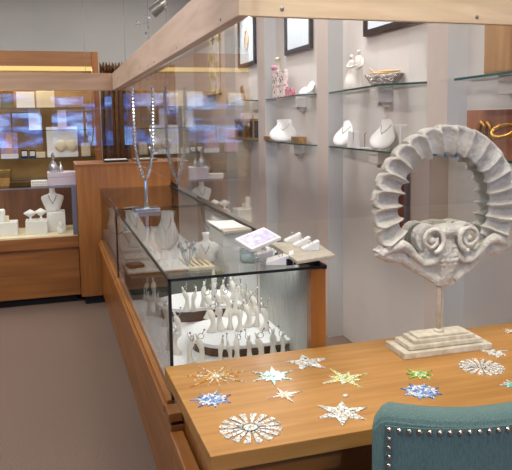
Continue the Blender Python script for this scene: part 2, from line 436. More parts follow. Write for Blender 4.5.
# ================================================================== GLASS COUNTERS
X0, X1, CT = .405, 1.055, 1.08
def showcase(y0, y1, label, deckz, ends, rear):
    t = thing('glass_showcase', label, 'showcase', ((X0 + X1) / 2, (y0 + y1) / 2, 0))
    part('cabinet', MB().box(X0 - .008, X1, y0, y1, .085, .555), 'oak_h', t, bevel=.002)
    part('kick_plate', MB().box(X0 + .07, X1 - .05, y0 + .02, y1 - .02, 0, .085), 'kick', t)
    part('ledge_rail', MB().box(X0 - .035, X0 + .012, y0, y1, .555, .582).box(X0 - .022, X0 + .006, y0, y1, .582, .600), 'oak_h', t, bevel=.003)
    part('deck', MB().box(X0 + .012, X1, y0 + .01, y1, .555, deckz), 'white_deck', t)
    g = .006
    part('front_glass', MB().box(X0, X0 + g, y0 + g, y1, .600, CT - .008), 'glass', t)
    part('top_glass', MB().box(X0, X1, y0, y1, CT - .008, CT), 'glass', t)
    if ends[0]: part('end_glass', MB().box(X0, X1 - .068, y0, y0 + g, .600, CT - .008), 'glass', t)
    e = .004
    part('edge_trim', MB().box(X0 - e, X0 + e, y0 - e, y1, CT - .009, CT + .001).box(X0 - e, X1 + e, y0 - e, y0 + .001, CT - .010, CT + .001)
         .box(X1 - .012, X1 + e, y0, y1, CT - .016, CT + .002), 'black', t)
    part('corner_trim', MB().box(X0 - e, X0 + .008, y0 - e, y0 + .006, .600, CT - .008), 'black', t)
    if ends[1]: part('corner_trim', MB().box(X0 - .002, X0 + .004, y1 - .006, y1, .600, CT - .008), 'black', t)
    part('light_housing', MB().box(X1 - .034, X1 - .018, y0 + .06, y1 - .05, CT - .022, CT - .012), 'grey_metal', t)
    rear(t, y0, y1)
    return t
def rear_near(t, y0, y1):
    part('corner_post', MB().box(X1 - .066, X1, y0, y0 + .05, .60, CT - .012), 'oak', t, bevel=.002)
    # reeded glass sliding door, real ribs
    rb = MB(); a, b, n = y0 + .055, 3.22, 18
    vs = []; fs = []
    for i in range(n * 6 + 1):
        y = a + (b - a) * i / (n * 6); x = X1 - .022 - .020 * abs(math.sin(PI * i / 6))
        vs += [(x, y, .60), (x, y, CT - .016)]
    for i in range(n * 6): fs.append((2 * i, 2 * i + 2, 2 * i + 3, 2 * i + 1))
    k = len(vs); vs += [(X1 - .018, a, .60), (X1 - .018, a, CT - .016), (X1 - .018, b, .60), (X1 - .018, b, CT - .016)]
    fs += [(k, k + 1, k + 3, k + 2)]
    d = part('reeded_door', MB().add(vs, fs), 'reeded', t, smooth=True)
    part('door_frame', MB().box(X1 - .035, X1 - .015, b, b + .04, .60, CT - .016), 'greypanel', t)
    part('finger_pull', MB().box(X1 - .042, X1 - .036, b + .012, b + .028, .93, .96), 'black', t)
    part('door_stile', MB().box(X1 - .02, X1, b + .041, b + .10, .60, CT - .016), 'oak', t)
    part('sliding_door', MB().box(X1 - .02, X1 - .006, b + .101, y1, .60, CT - .016), 'greypanel', t)
def rear_far(t, y0, y1):
    part('sliding_door', MB().box(X1 - .02, X1 - .006, y0, y1 - .02, .60, CT - .016), 'slat', t)
Y0c, YS, Y1c = 2.43, 4.55, 6.08
showcase(Y0c, YS, 'near glass counter showcase full of white ring holders', .60, (True, True), rear_near)
showcase(YS + .01, Y1c, 'farther glass counter showcase between the near one and tall wooden cabinet', .70, (False, False), rear_far)

# tall wooden cabinet closing the run
t = thing('wooden_cabinet', 'tall honey-brown wooden cabinet at the end of the glass counters', 'cabinet', (.6, 6.4, 0))
part('body', MB().box(.205, 1.06, 6.10, 6.70, .075, 1.285), 'oak', t, bevel=.003)
part('top', MB().box(.2, 1.065, 6.095, 6.705, 1.285, 1.302), 'oak_x', t, bevel=.002)
part('kick_plate', MB().box(.24, 1.03, 6.13, 6.67, 0, .075), 'kick', t)

# ================================================================== DESK
DZ = .74
t = thing('display_desk', 'honey oak desk with mosaic stars laid on top', 'desk', (1.3, 2.0, 0))
part('desktop', MB().hull4([(.387, 1.705), (RX - .004, 1.705), (RX - .004, 2.421), (.377, 2.421)], [(.387, 1.705), (RX - .004, 1.705), (RX - .004, 2.421), (.377, 2.421)], DZ - .05, DZ), 'desk', t, bevel=.002)
part('side_panel', MB().box(.43, .47, 1.76, 2.40, .0, DZ - .05), 'oak', t)
part('side_panel', MB().box(1.92, 1.96, 1.76, 2.40, .0, DZ - .05), 'oak', t)
part('modesty_panel', MB().box(.471, 1.919, 2.30, 2.33, .0, DZ - .051), 'oak_x', t)
part('apron', MB().box(.47, .80, 1.735, 1.76, .62, DZ - .05), 'oak_x', t)
# low plinth that carries on from the counter beside the desk
t = thing('wooden_plinth', 'low oak plinth continuing the counter base beside the desk', 'plinth', (.4, 1.9, 0))
part('panel', MB().box(.397, .418, 1.0, 2.425, .085, .50), 'oak_h', t)
part('rail', MB().box(.372, .421, 1.0, 2.31, .500, .530), 'oak_h', t, bevel=.003)
part('kick_plate', MB().box(.405, .417, 1.0, 2.42, 0, .085), 'kick', t)
part('corner_block', MB().box(.372, .425, 2.33, 2.42, .555, .59).box(.38, .43, 2.335, 2.42, .50, .54), 'oak_x', t, bevel=.003)

# ================================================================== FAR LEFT SHOWCASE
LY0, LY1, LX1 = 6.2, 6.85, .20
t = thing('glass_showcase', 'far left glass showcase on a brown wooden base with necklace busts', 'showcase', (-.8, 6.5, 0))
part('cabinet', MB().box(-2.6, LX1, LY0 + .02, LY1, .075, .53), 'oak_x', t)
part('ledge_rail', MB().box(-2.6, LX1 + .01, LY0, LY1, .53, .635), 'oak_x', t, bevel=.002)
part('kick_plate', MB().box(-2.6, LX1 - .03, LY0 + .08, LY1 - .05, 0, .075), 'kick', t)
part('deck', MB().box(-2.59, LX1, LY0 + .01, LY1 - .01, .635, .648), 'cream', t)
part('front_glass', MB().box(-2.6, LX1 - .04, LY0 + .005, LY0 + .011, .648, 1.092), 'glass', t)
part('top_glass', MB().box(-2.6, LX1, LY0, LY1, 1.092, 1.10), 'glass', t)
part('edge_trim', MB().box(-2.6, LX1 + .002, LY0 - .004, LY0 + .004, 1.09, 1.102), 'grey_metal', t)
part('corner_post', MB().box(LX1 - .04, LX1, LY0 + .003, LY0 + .045, .648, 1.09), 'grey_metal', t)
sb = MB(); x = -2.6
while x < LX1 - .06:
    sb.box(x, x + .022, LY1 - .035, LY1 - .018, .65, 1.085); x += .028
part('ribbed_back', sb.box(-2.6, LX1, LY1 - .018, LY1 - .008, .648, 1.09), 'slat', t)

# ================================================================== WALL CABINET WITH LIGHT STRIP
WY = 7.95
t = thing('wall_cabinet', 'wooden wall display cabinet with glowing strip under its valance', 'cabinet', (-.9, 8.2, 0))
vt = P((40, 51), 1, WY).z; vb = P((40, 66), 1, WY).z
cxr = P((98, 60), 1, WY).x
part('valance', MB().box(-2.6, cxr - .07, WY, WY + .03, vb, vt), 'valance', t, bevel=.003)
part('side_post', MB().box(cxr - .07, cxr, WY - .005, WY + .42, 0, vt), 'oak', t)
part('light_strip', MB().box(-2.6, cxr - .075, WY + .002, WY + .03, P((40, 70.5), 1, WY).z, vb - .002), 'strip', t)
part('back_panel', MB().box(-2.6, cxr - .07, WY + .40, WY + .42, 0, vt), 'tan', t)
part('counter', MB().box(-2.6, cxr - .07, WY, WY + .399, .88, .93), 'oak_x', t)
part('cupboard_door', MB().box(-2.6, cxr - .07, WY + .01, WY + .03, .0, .88), 'oak_x', t)
SH = [1.03, 1.28, 1.60, 1.86]
for z in SH:
    part('glass_shelf', MB().box(-2.6, cxr - .075, WY + .04, WY + .398, z - .008, z, 0, 1), ['shelf_glass', 'shelf_edge'], t)
# curtain beside it
cv = []; cf = []
n = 120; xa, xb = cxr + .02, 1.5
for i in range(n + 1):
    x = xa + (xb - xa) * i / n; y = WY + .1 + .035 * math.sin(i * .75) + .012 * math.sin(i * 1.9)
    zt = 2.37 + .025 * math.sin(i * 1.3) + .015 * math.sin(i * 2.9)
    cv += [(x, y, .02), (x, y - .02 * math.sin(i * .8), zt - .14), (x, y + .025, zt - .12), (x, y, zt), (x, y + .012, zt), (x, y + .04, .02)]
for i in range(n):
    a = i * 6; b = a + 6
    for k in range(5): cf.append((a + k, b + k, b + k + 1, a + k + 1))
    cf.append((a + 5, b + 5, b, a))
single('curtain', MB().add(cv, cf), 'curtain', 'gathered brown curtain hanging beside the wall display cabinet', 'curtain', smooth=True)
# painted paper scroll on the back wall
q0 = P((206, 30), 0, RX - .03); q1 = P((219, 94), 0, RX - .03)
t = thing('hanging_scroll', 'long pale yellow scroll with dark characters hanging on the far end of the right wall', 'scroll', (RX - .02, q0.y, 2.5))
part('paper', MB().box(RX - .02, RX - .012, q1.y, q0.y, q1.z, CZ - .6), 'scroll', t)
for z in (q1.z, CZ - .6): part('roller', MB().tube([(RX - .02, q1.y - .03, z), (RX - .02, q0.y + .03, z)], .015, 10), 'darkwood', t)
for z, w_ in ((2.95, .05), (2.8, .06), (2.66, .045)):
    ym = (q0.y + q1.y) / 2
    part('brush_stroke', MB().box(RX - .025, RX - .021, ym - w_ * 2, ym + w_ * 2, z, z + .018).box(RX - .025, RX - .021, ym - .03, ym + .03, z - .05, z + .05), 'black', t)

# ================================================================== GENERIC PIECES
def bust_standing(name, label, loc, h, rz=0, group=None, mat='white', cat='necklace bust', pendant=True):
    """upright necklace bust: flat-fronted shoulders, neck with a round cap"""
    t = thing(name, label, cat, loc, rz, group)
    sec = [(0, .17, .05), (.08, .27, .09), (.30, .36, .13), (.50, .43, .15), (.60, .42, .13), (.66, .30, .10), (.70, .16, .085), (.76, .105, .08), (.90, .10, .075), (.94, .13, .09), (.985, .13, .09), (1.0, .10, .07)]
    mb = MB(); seg = 20; vs = []
    for z, a, b in sec:
        for k in range(seg):
            an = 2 * PI * k / seg
            ca, sa = math.cos(an), math.sin(an)
            vs.append((a * h * math.copysign(abs(ca) ** .8, ca), b * h * math.copysign(abs(sa) ** .8, sa) + (.06 * h * (z - .3)), z * h))
    m = len(sec)
    fs = [(i * seg + k, i * seg + (k + 1) % seg, (i + 1) * seg + (k + 1) % seg, (i + 1) * seg + k) for i in range(m - 1) for k in range(seg)]
    fs += [tuple(range(seg - 1, -1, -1)), tuple((m - 1) * seg + k for k in range(seg))]
    part('torso', MB().add(vs, fs), mat, t, smooth=True, world=False)
    if pendant:
        pts = [(-.15 * h + .3 * h * i / 14, -.135 * h - .015 * h * math.sin(PI * i / 14), .66 * h - .28 * h * math.sin(PI * i / 14)) for i in range(15)]
        nk = part('necklace', MB().tube(pts, .0025 + h * .004, 6), 'silver', t, world=False)
        part('pendant', MB().blob((0, -.155 * h, .34 * h), (.025 * h, .015 * h, .045 * h)), 'gem', nk, world=False)
    return t

def bust_slanted(name, label, loc, h, rz=0, group=None, lean=.75, mat='white', pendant=True, width=.72, roll=0):
    """padded necklace board leaning back on a strut, narrow neck at the top"""
    t = thing(name, label, 'necklace bust', loc, rz, group)
    tilt = Matrix.Rotation(-lean, 3, 'X') @ Matrix.Rotation(roll, 3, 'Y')
    prof = [(.0, .10), (.03, .20), (.09, .30), (.18, .385), (.30, .43), (.42, .43), (.53, .385), (.62, .335), (.69, .29), (.75, .255), (.83, .235), (.91, .235), (.98, .25), (1.03, .27)]
    nc = 13; rows = []
    def pt(k, c, back):
        z, w_ = prof[k]; x = w_ * width * math.sin(PI / 2 * (2 * c / (nc - 1) - 1))
        q = 1 - (x / (w_ * width)) ** 2
        d = .12 * (w_ / .43) ** .8 * math.sqrt(max(q, 0)) + .02
        d *= (1 - .25 * z)
        return Vector((x * h, (-d * h + (.035 * h if back else 0)), z * h))
    lift = max(0, -min((tilt @ pt(k, c, b)).z for k in range(len(prof)) for c in range(nc) for b in (0, 1)))
    vs = []
    for k in range(len(prof)):
        ring_ = [pt(k, c, False) for c in range(nc)] + [pt(k, c, True) for c in range(nc - 1, -1, -1)]
        for v in ring_:
            v = tilt @ v; v.z += lift; vs.append(v)
    Lr = 2 * nc
    fs = [(a * Lr + b, a * Lr + (b + 1) % Lr, (a + 1) * Lr + (b + 1) % Lr, (a + 1) * Lr + b) for a in range(len(prof) - 1) for b in range(Lr)]
    e0 = (len(prof) - 1) * Lr
    for b in range(nc - 1):
        fs.append((b + 1, b, Lr - 1 - b, Lr - 2 - b)); fs.append((e0 + b, e0 + b + 1, e0 + Lr - 2 - b, e0 + Lr - 1 - b))
    part('display_pad', MB().add(vs, fs), mat, t, smooth=True, world=False)
    top = tilt @ Vector((0, .03 * h, .85 * h)); 
    part('easel_leg', MB().box(-.05 * h, .05 * h, top.y + .02 * h, top.y + .05 * h, 0, top.z), mat, t, world=False)
    if pendant:
        pts = []
        for i in range(21):
            u = i / 20; zz = .80 - .34 * math.sin(PI * u) ** .8; xx = (-.165 + .33 * u) * width
            d = .02 + .125 * math.sqrt(max(0, 1 - (xx / (.43 * width)) ** 2)) * (.55 if zz > .7 else .55 + .45 * (.7 - zz) / .24) * (1 - .25 * zz) + .008
            pts.append(tilt @ Vector((xx * h, -d * h, zz * h)) + Vector((0, 0, lift)))
        nk = part('necklace', MB().tube(pts, .0015 + h * .003, 6), 'silver', t, world=False)
        c = tilt @ Vector((0, -.14 * h, .43 * h)) + Vector((0, 0, lift))
        part('pendant', MB().blob(c, .022 * h), 'gem', nk, world=False)
    return t

def block(name, label, cat, x0, x1, y0, y1, z0, z1, mat, group=None, bevel=.003, extra=None):
    cx, cy = (x0 + x1) / 2, (y0 + y1) / 2
    mb = MB().box(x0 - cx, x1 - cx, y0 - cy, y1 - cy, 0, z1 - z0)
    return single(name, mb, mat, label, cat, (cx, cy, z0), group=group, bevel=bevel)

def card(px0, px1, Y, base_z, top_y, mat, label, cat='display card', name='display_card', th=.012, lean=.06, group=None, frame=None):
    """upright card on a little foot at depth Y spanning photo columns px0..px1, top at row top_y"""
    a = P((px0, top_y), 1, Y); b = P((px1, top_y), 1, Y)
    hgt = a.z - base_z; cx = (a.x + b.x) / 2; hw = (b.x - a.x) / 2
    t = thing(name, label, cat, (cx, Y, base_z), 0, group)
    tl = Matrix.Rotation(-lean, 4, 'X')
    part('card', MB().box(-hw, hw, -th / 2, th / 2, 0, hgt).xf(tl), mat, t, world=False, bevel=.002)
    part('easel_foot', MB().box(-hw * .25, hw * .25, th, .05, 0, hgt * .5), 'white', t, world=False)
    return t, hw, hgt, tl

# ================================================================== WALL CABINET CONTENTS (far)
yy = WY + .22
def pz(y): return P((30, y), 1, yy).z
def onshelf(x0, x1, ytop, shelf, mat, label, cat, name, depth=.08):
    a = P((x0, ytop), 1, yy); b = P((x1, ytop), 1, yy)
    return block(name, label, cat, a.x, b.x, yy - depth / 2, yy + depth / 2, SH[shelf], a.z, mat)
onshelf(0, 13, 91, 3, 'gold', 'gold gift box on the top shelf, leftmost', 'box', 'gift_box')
onshelf(16, 34, 92, 3, 'white', 'white box on the top shelf beside the gold one', 'box', 'gift_box')
onshelf(36, 54, 91, 3, 'cream', 'cream box on the top shelf right of the white one', 'box', 'gift_box')
for px0, px1, y, s, m_, lab in ((28, 40, 109, 2, 'white', 'white earring card on the second shelf of wall cabinet'), (57, 66, 110, 2, 'lilac', 'lilac earring card on the second shelf of wall cabinet'),):
    card(px0, px1, yy, SH[s], y, m_, lab)
t, hw, hg, tl = card(0, 17, yy, SH[1], 133, 'purple', 'purple advertising card printed with a face', 'advertising card')
part('printed_face', MB().blob((0, -.01, hg * .55), (hw * .5, .004, hg * .38)).xf(tl), 'skin', t, world=False)
part('base_strip', MB().box(-hw, hw * 1.05, -.035, -.008, 0, hg * .16), 'white', t, world=False)
t, hw, hg, tl = card(46, 77, yy, SH[1], 127, 'white', 'large pale display board with two oval pendant pads', 'display board', 'display_board', lean=.05)
for sx in (-.1, .62):
    part('pendant_pad', MB().blob((hw * sx, -.02, hg * .35), (hw * .38, .018, hg * .2), 14, 8).xf(tl), 'cream', t, world=False, smooth=True)
part('ledge', MB().box(-hw * .9, hw * .95, -.05, -.012, 0, hg * .07), 'white', t, world=False)
def ringbox(px0, px1, y, shelf, label):
    a = P((px0, y), 1, yy); b = P((px1, y), 1, yy); w_ = b.x - a.x; h_ = a.z - SH[shelf]
    t = thing('ring_box', label, 'ring box', ((a.x + b.x) / 2, yy - .05, SH[shelf]))
    part('case', MB().box(-w_ / 2, w_ / 2, -.03, .03, 0, h_ * .5), 'black', t, world=False, bevel=.003)
    part('lid', MB().box(-w_ / 2, w_ / 2, .022, .034, h_ * .5, h_), 'black', t, world=False, bevel=.003)
    part('cushion', MB().box(-w_ * .38, w_ * .38, -.034, .021, h_ * .2, h_ * .82), 'white', t, world=False, bevel=.004)
ringbox(21, 28, 150, 1, 'open black ring box with white cushion, left of the pair')
ringbox(29, 35.5, 150, 1, 'open black ring box with white cushion, right of the pair')
onshelf(36, 45, 152, 1, 'cream', 'small cream tray of earrings beside the black ring boxes', 'tray', 'earring_tray')
card(81, 90, yy, SH[1], 143, 'cream', 'small cream card with earrings near the cabinet post', 'earring card', 'earring_card')
# the part that shows mainly as a reflection in the counter plexiglass
for x_, s, w_, h_, m_, lab, cat, nm in ((-.72, 1, .16, .30, 'pink', 'pink satin pouch standing on the wall cabinet shelf', 'pouch', 'satin_pouch'),
        (-.98, 2, .22, .17, 'lilac', 'lilac box on the second shelf left of frame', 'box', 'gift_box'),
        (-.80, 3, .20, .16, 'white', 'white box on the top shelf left of frame', 'box', 'gift_box'),
        (-1.15, 1, .24, .26, 'white', 'white rack of earring cards at the left end', 'earring rack', 'earring_rack'),
        (-1.35, 3, .2, .14, 'cream', 'cream box on the top shelf at the far left', 'box', 'gift_box'),
        (-.55, 0, .18, .12, 'gold', 'gold box on the lowest shelf left of frame', 'box', 'gift_box')):
    block(nm, lab, cat, x_ - w_ / 2, x_ + w_ / 2, yy - .06, yy + .04, SH[s], SH[s] + h_, m_, bevel=.01)

# ================================================================== FAR LEFT SHOWCASE CONTENTS
ly = 6.45
def LP(x, y, Y=ly): return P((x, y), 1, Y)
DKL = .648
def ux(x, Y=ly): return P((x, 210), 1, Y).x
block('display_riser', 'white riser block under the small shell shaped displays', 'riser', ux(25), ux(47), 6.36, 6.56, DKL, LP(0, 222).z, 'white')
block('display_riser', 'taller white riser block under the large necklace bust', 'riser', ux(46.5), ux(65), 6.46, 6.70, DKL, LP(0, 216).z, 'white')
block('display_riser', 'white riser block at the left edge under white cylinders', 'riser', ux(-8), ux(17), 6.36, 6.56, DKL, LP(0, 222).z, 'white')
bust_standing('necklace_bust', 'large white necklace bust on the riser in left showcase', (ux(53), 6.58, LP(0, 216).z), .245)
def shell_stand(px, label, loc_y=6.44):
    z0 = LP(0, 222).z
    t = thing('pendant_stand', label, 'pendant stand', (ux(px), loc_y, z0))
    part('foot', MB().lathe([(.028, 0), (.028, .006), (.008, .014), (.008, .03)], 14), 'white', t, world=False, smooth=True)
    part('shell_pad', MB().lathe([(.006, .028), (.05, .06), (.058, .072), (.04, .082), (.01, .10), (.006, .104)], 18, sx=1.05, sy=.45), 'white', t, world=False, smooth=True)
shell_stand(30, 'white shell shaped pendant stand, left one on the riser')
shell_stand(40.5, 'white shell shaped pendant stand, right one on the riser', 6.5)
bust_slanted('necklace_bust', 'small white pendant pad on the floor of left showcase', (ux(60), 6.30, DKL), .115, lean=.35)
t = block('display_cylinder', 'tall white cylinder display on the left riser', 'display cylinder', ux(-1), ux(5), 6.42, 6.47, LP(0, 222).z, LP(0, 209).z, 'white', bevel=.015)
block('ring_box', 'small cream box beside the tall white cylinder', 'ring box', ux(4.8), ux(8.5), 6.42, 6.46, LP(0, 222).z, LP(0, 216).z, 'cream')
for i, x in enumerate((-14, -24, -34)):
    bust_slanted('necklace_bust', ('white necklace pad left of frame, nearest the riser', 'white necklace pad left of frame, middle', 'white necklace pad left of frame, farthest')[i], (ux(x), 6.4, DKL), .16, lean=.4)

# on top of the left showcase
LT = 1.10
a = P((48, 183), 1, 6.35); b = P((76, 183), 1, 6.35)
t = thing('white_box', 'long lilac-white box on top of the left showcase', 'box', ((a.x + b.x) / 2, 6.45, LT))
hw = (b.x - a.x) / 2; bh = P((60, 172.5), 1, 6.35).z - LT
part('box_body', MB().box(-hw, hw, -.1, .12, 0, bh * .62), 'lilac', t, world=False, bevel=.002)
part('lid', MB().box(-hw - .003, hw + .003, -.103, .123, bh * .63, bh), 'lilac', t, world=False, bevel=.002)
t = thing('glass_decanter', 'clear cut glass decanter standing on the lilac-white box', 'decanter', (P((53.5, 172), 1, 6.42).x, 6.42, LT + bh))
part('bottle', MB().lathe([(.036, 0), (.042, .008), (.044, .05), (.03, .085), (.012, .10), (.011, .125), (.016, .13)], 18), 'crystal', t, world=False, smooth=True)
part('stopper', MB().lathe([(.009, .131), (.018, .15), (.014, .17), (.002, .19)], 12), 'crystal', t, world=False)
t = thing('perfume_bottle', 'small slim glass perfume bottle beside the decanter', 'perfume bottle', (P((61, 172), 1, 6.42).x, 6.42, LT + bh))
part('bottle', MB().lathe([(.018, 0), (.02, .005), (.018, .05), (.006, .062), (.006, .075)], 14), 'crystal', t, world=False, smooth=True)
part('stopper', MB().lathe([(.008, .076), (.009, .09), (.001, .10)], 10), 'crystal', t, world=False)
a = P((31, 180), 1, 6.4); b = P((47.5, 180), 1, 6.4)
t = thing('earring_tray', 'white earring tray with two rows of studs on showcase', 'tray', ((a.x + b.x) / 2, 6.4, LT)); hw = (b.x - a.x) / 2
part('tray', MB().box(-hw, hw, -.05, .05, 0, .05), 'white', t, world=False, bevel=.003)
for r in range(2):
    for i in range(6): part('stud', MB().blob((-hw * .8 + i * hw * .32, -.053, .014 + .022 * r), .005, 6, 4), 'gold', t, world=False)
a = P((-2, 180), 1, 6.5); b = P((10, 180), 1, 6.5)
t = thing('wicker_basket', 'small wicker basket at the left end of the showcase top', 'basket', ((a.x + b.x) / 2, 6.5, LT)); hw = (b.x - a.x) / 2
part('basket', MB().lathe([(hw * .8, 0), (hw, .06), (hw, .075), (hw * .9, .075), (hw * .75, .012)], 18, sy=.6), 'basket', t, world=False)
# book on the tall cabinet
a = P((104, 162), 1, 6.35); b = P((128, 162), 1, 6.35)
t = thing('flat_tray', 'black and white flat tray lying on the tall wooden cabinet', 'tray', ((a.x + b.x) / 2, 6.38, 1.302)); hw = (b.x - a.x) / 2
part('tray', MB().box(-hw, hw, -.08, .08, 0, .018), 'black', t, world=False, bevel=.003)
part('insert', MB().box(-hw * .92, hw * .92, -.07, .07, .0185, .024), 'white', t, world=False)

# ================================================================== TRACK LAMP AND CRYSTAL HANGING
q = P((164, 3), 1, 5.6)
t = thing('track_spotlight', 'small grey spotlight hanging above the long header board', 'spotlight', (q.x, q.y, q.z))
ax = Vector((-.75, .3, -.6)).normalized()
part('lamp_head', MB().tube([tuple(-ax * .02), tuple(ax * .02), tuple(ax * .13)], [.03, .045, .05], 16), 'grey_metal', t, world=False)
part('stem', MB().tube([(0, 0, .02), (0, 0, CZ - q.z)], .008, 8), 'grey_metal', t, world=False)
part('grille', MB().tube([tuple(ax * .131), tuple(ax * .133)], .04, 16), 'black', t, world=False)

q = P((148, 30), 1, 4.9)
t = thing('crystal_hanging', 'string of clear crystals hanging on a wire behind the header', 'crystal hanging', (q.x, q.y, CZ))
part('wire', MB().tube([(0, 0, 0), (.003, 0, -1.0), (0, 0, -1.3), (0, 0, -1.95)], .0015, 5), 'crystal', t, world=False)
for i in range(26):
    z = P((148, 16), 1, 4.9).z - CZ - i * .042
    r = random.uniform(.006, .013)
    mb = MB().blob((random.uniform(-.02, .02), random.uniform(-.02, .02), z), (r, r, r * 1.3), 6, 4)
    part('crystal', mb, 'crystal', t, world=False)
zb = P((148, 23), 1, 4.9).z - CZ
part('twig', MB().tube([(0, 0, zb), (-.04, 0, zb - .005), (-.07, 0, zb - .01)], .002, 5), 'crystal', t, world=False)
for dx, dz in ((-.075, .005), (-.08, -.02), (-.066, -.012), (.015, .03)): part('crystal', MB().blob((dx, 0, zb + dz), .011, 6, 4), 'crystal', t, world=False)

# ================================================================== CRYSTAL STAND ON THE COUNTER
q = P((149, 211), 2, CT)
t = thing('crystal_stand', 'tall narrow U-shaped crystal stand on the counter top', 'crystal stand', (.592, q.y, CT))
part('foot', MB().box(-.085, .085, -.06, .06, .0012, .026), 'chrome', t, world=False, bevel=.004)
part('stem', MB().lathe([(.022, .026), (.016, .034), (.011, .06), (.012, .15), (.009, .20), (.014, .215)], 12), 'crystal', t, world=False)
for sx in (-1, 1):
    pts = [(sx * .055 * min(1, (u / .35)) ** .6 + sx * .012 * u, 0, .215 + .60 * u) for u in [i / 26 for i in range(27)]]
    mb = MB()
    for i, p_ in enumerate(pts): mb.blob(p_, (.012, .012, .0145), 6, 4)
    part('crystal_arm', mb, 'crystal', t, world=False)

# ================================================================== INSIDE THE COUNTERS
DK = .60
# far raised level of the near case
block('raised_platform', 'grey-green fronted raised platform inside the near showcase', 'platform', X0 + .02, X1 - .05, 3.92, 4.34, DK, .735, 'greyboard')
t = thing('jewellery_tray', 'white tray with brown wooden edge on the raised platform', 'tray', (.60, 4.14, .736))
part('tray_frame', MB().box(-.19, .19, -.16, .16, 0, .012), 'oak_x', t, world=False)
part('tray_pad', MB().box(-.185, .185, -.155, .155, .0121, .02), 'white', t, world=False)
t = thing('ring_case', 'brown leather ring case lying open on the white tray', 'ring case', (.475, 4.14, .757), .2)
part('case', MB().box(-.05, .05, -.05, .05, 0, .022), 'darkwood', t, world=False, bevel=.006)
part('lining', MB().box(-.042, .042, -.042, .042, .022, .026), 'silver', t, world=False)
single('pyramid_display', MB().hull4(quad(0, 0, .085, .085, 0), quad(0, 0, .02, .02, 0), 0, .05), 'white', 'small grey-white pyramid display on the white tray', 'display pyramid', (.63, 4.08, .757), .4, bevel=.002)
bust_slanted('necklace_bust', 'white necklace pad leaning back on the white tray', (.64, 4.24, .757), .13, .5, lean=.8)
t = thing('lit_tray', 'warm lit cream tray with gold chains at the rear of platform', 'tray', (.88, 4.14, .736))
part('tray', MB().box(-.08, .08, -.16, .16, 0, .02), 'cream', t, world=False, bevel=.003)
for i in range(4):
    part('gold_chain', MB().tube([(-.05 + .033 * i, -.13, .023), (-.06 + .033 * i, 0, .026), (-.05 + .033 * i, .13, .023)], .004, 6), 'gold', t, world=False)

# white platforms under the ring holders
def dplat(cx, cy, w, d, z0, z1, label):
    t = thing('ring_platform', label, 'platform', (cx, cy, z0))
    o = []
    for k in range(13): a = PI / 2 + PI * k / 12; o.append((-w / 2 + d / 2 + d / 2 * math.cos(a), d / 2 * math.sin(a)))
    o += [(w / 2, -d / 2), (w / 2, d / 2)]
    n = len(o); hz = z1 - z0
    def slab(pts, za, zb_):
        return MB().add([(x, y, za) for x, y in pts] + [(x, y, zb_) for x, y in pts], [tuple(range(n - 1, -1, -1)), tuple(range(n, 2 * n))] + [(i, (i + 1) % n, (i + 1) % n + n, i + n) for i in range(n)])
    part('support', slab([(x * .93, y * .86) for x, y in o], 0, hz - .018), 'darkwood', t, world=False)
    part('top', slab(o, hz - .018, hz), 'white_deck', t, world=False, bevel=.003)
    return t
dplat(.80, 2.98, .44, .46, DK, .665, 'white round-ended platform with dark wooden side, nearest the desk')
dplat(.74, 3.52, .44, .34, DK, .68, 'white round-ended platform behind the nearest one')

def make_holder():
    t = thing('ring_holder', '', 'ring holder', (0, 0, 0), group='white porcelain ring holders in the near showcase')
    prof = [(.0195, 0), (.0205, .004), (.0160, .016), (.0115, .032), (.0100, .044), (.0110, .055), (.0140, .067), (.0145, .078), (.0115, .088), (.007, .093), (.002, .095)]
    part('body', MB().lathe(prof, 14, sx=1, sy=.8, off=lambda z: (.010 * math.sin(z * 38), .25 * max(0, z - .06) ** 1.0)), 'porcelain', t, world=False, smooth=True)
    ring = [(.008 + .011 * math.cos(a), .012, .103 + .011 * math.sin(a)) for a in [2 * PI * k / 16 for k in range(16)]]
    r = part('ring', MB().tube(ring, .0016, 6, True).tube([(.013, .012, .112), (.021, .012, .127)], .0018, 5), 'silver', t, world=False)
    part('gem', MB().blob((.022, .012, .129), .0045, 6, 4), 'gem', r, world=False)
    part('finger', MB().tube([(-.002, .008, .088), (-.008, .009, .104), (-.013, .009, .116)], [.006, .005, .003], 8), 'porcelain', t, world=False, smooth=True)
    return t
proto = make_holder()
holders = []
Zd, Za, Zb = DK, .665, .68
rows = [
 ('front row on the case floor', Zd, [(191, 364), (199.5, 363), (213, 354), (222, 355.5), (231.6, 357.6), (243, 352), (251.5, 354.4), (267, 350), (279, 352)]),
 ('front row on the near platform', Za, [(211, 332), (221, 330), (230, 329), (239, 331), (247, 327), (256, 326), (264, 330)]),
 ('back row on the near platform', Za, [(208, 318), (218, 314), (227, 316), (236, 314), (244, 310), (252, 312), (262, 314)]),
 ('row on the rear platform', Zb, [(186, 310), (194, 311), (203, 306), (214, 300), (222, 303), (232, 299)]),
 ('group by the front glass', Zd, [(150, 315), (157, 316), (165, 326), (170, 349), (177, 354), (177, 336), (146, 300), (153, 301)]),
]
occ = []
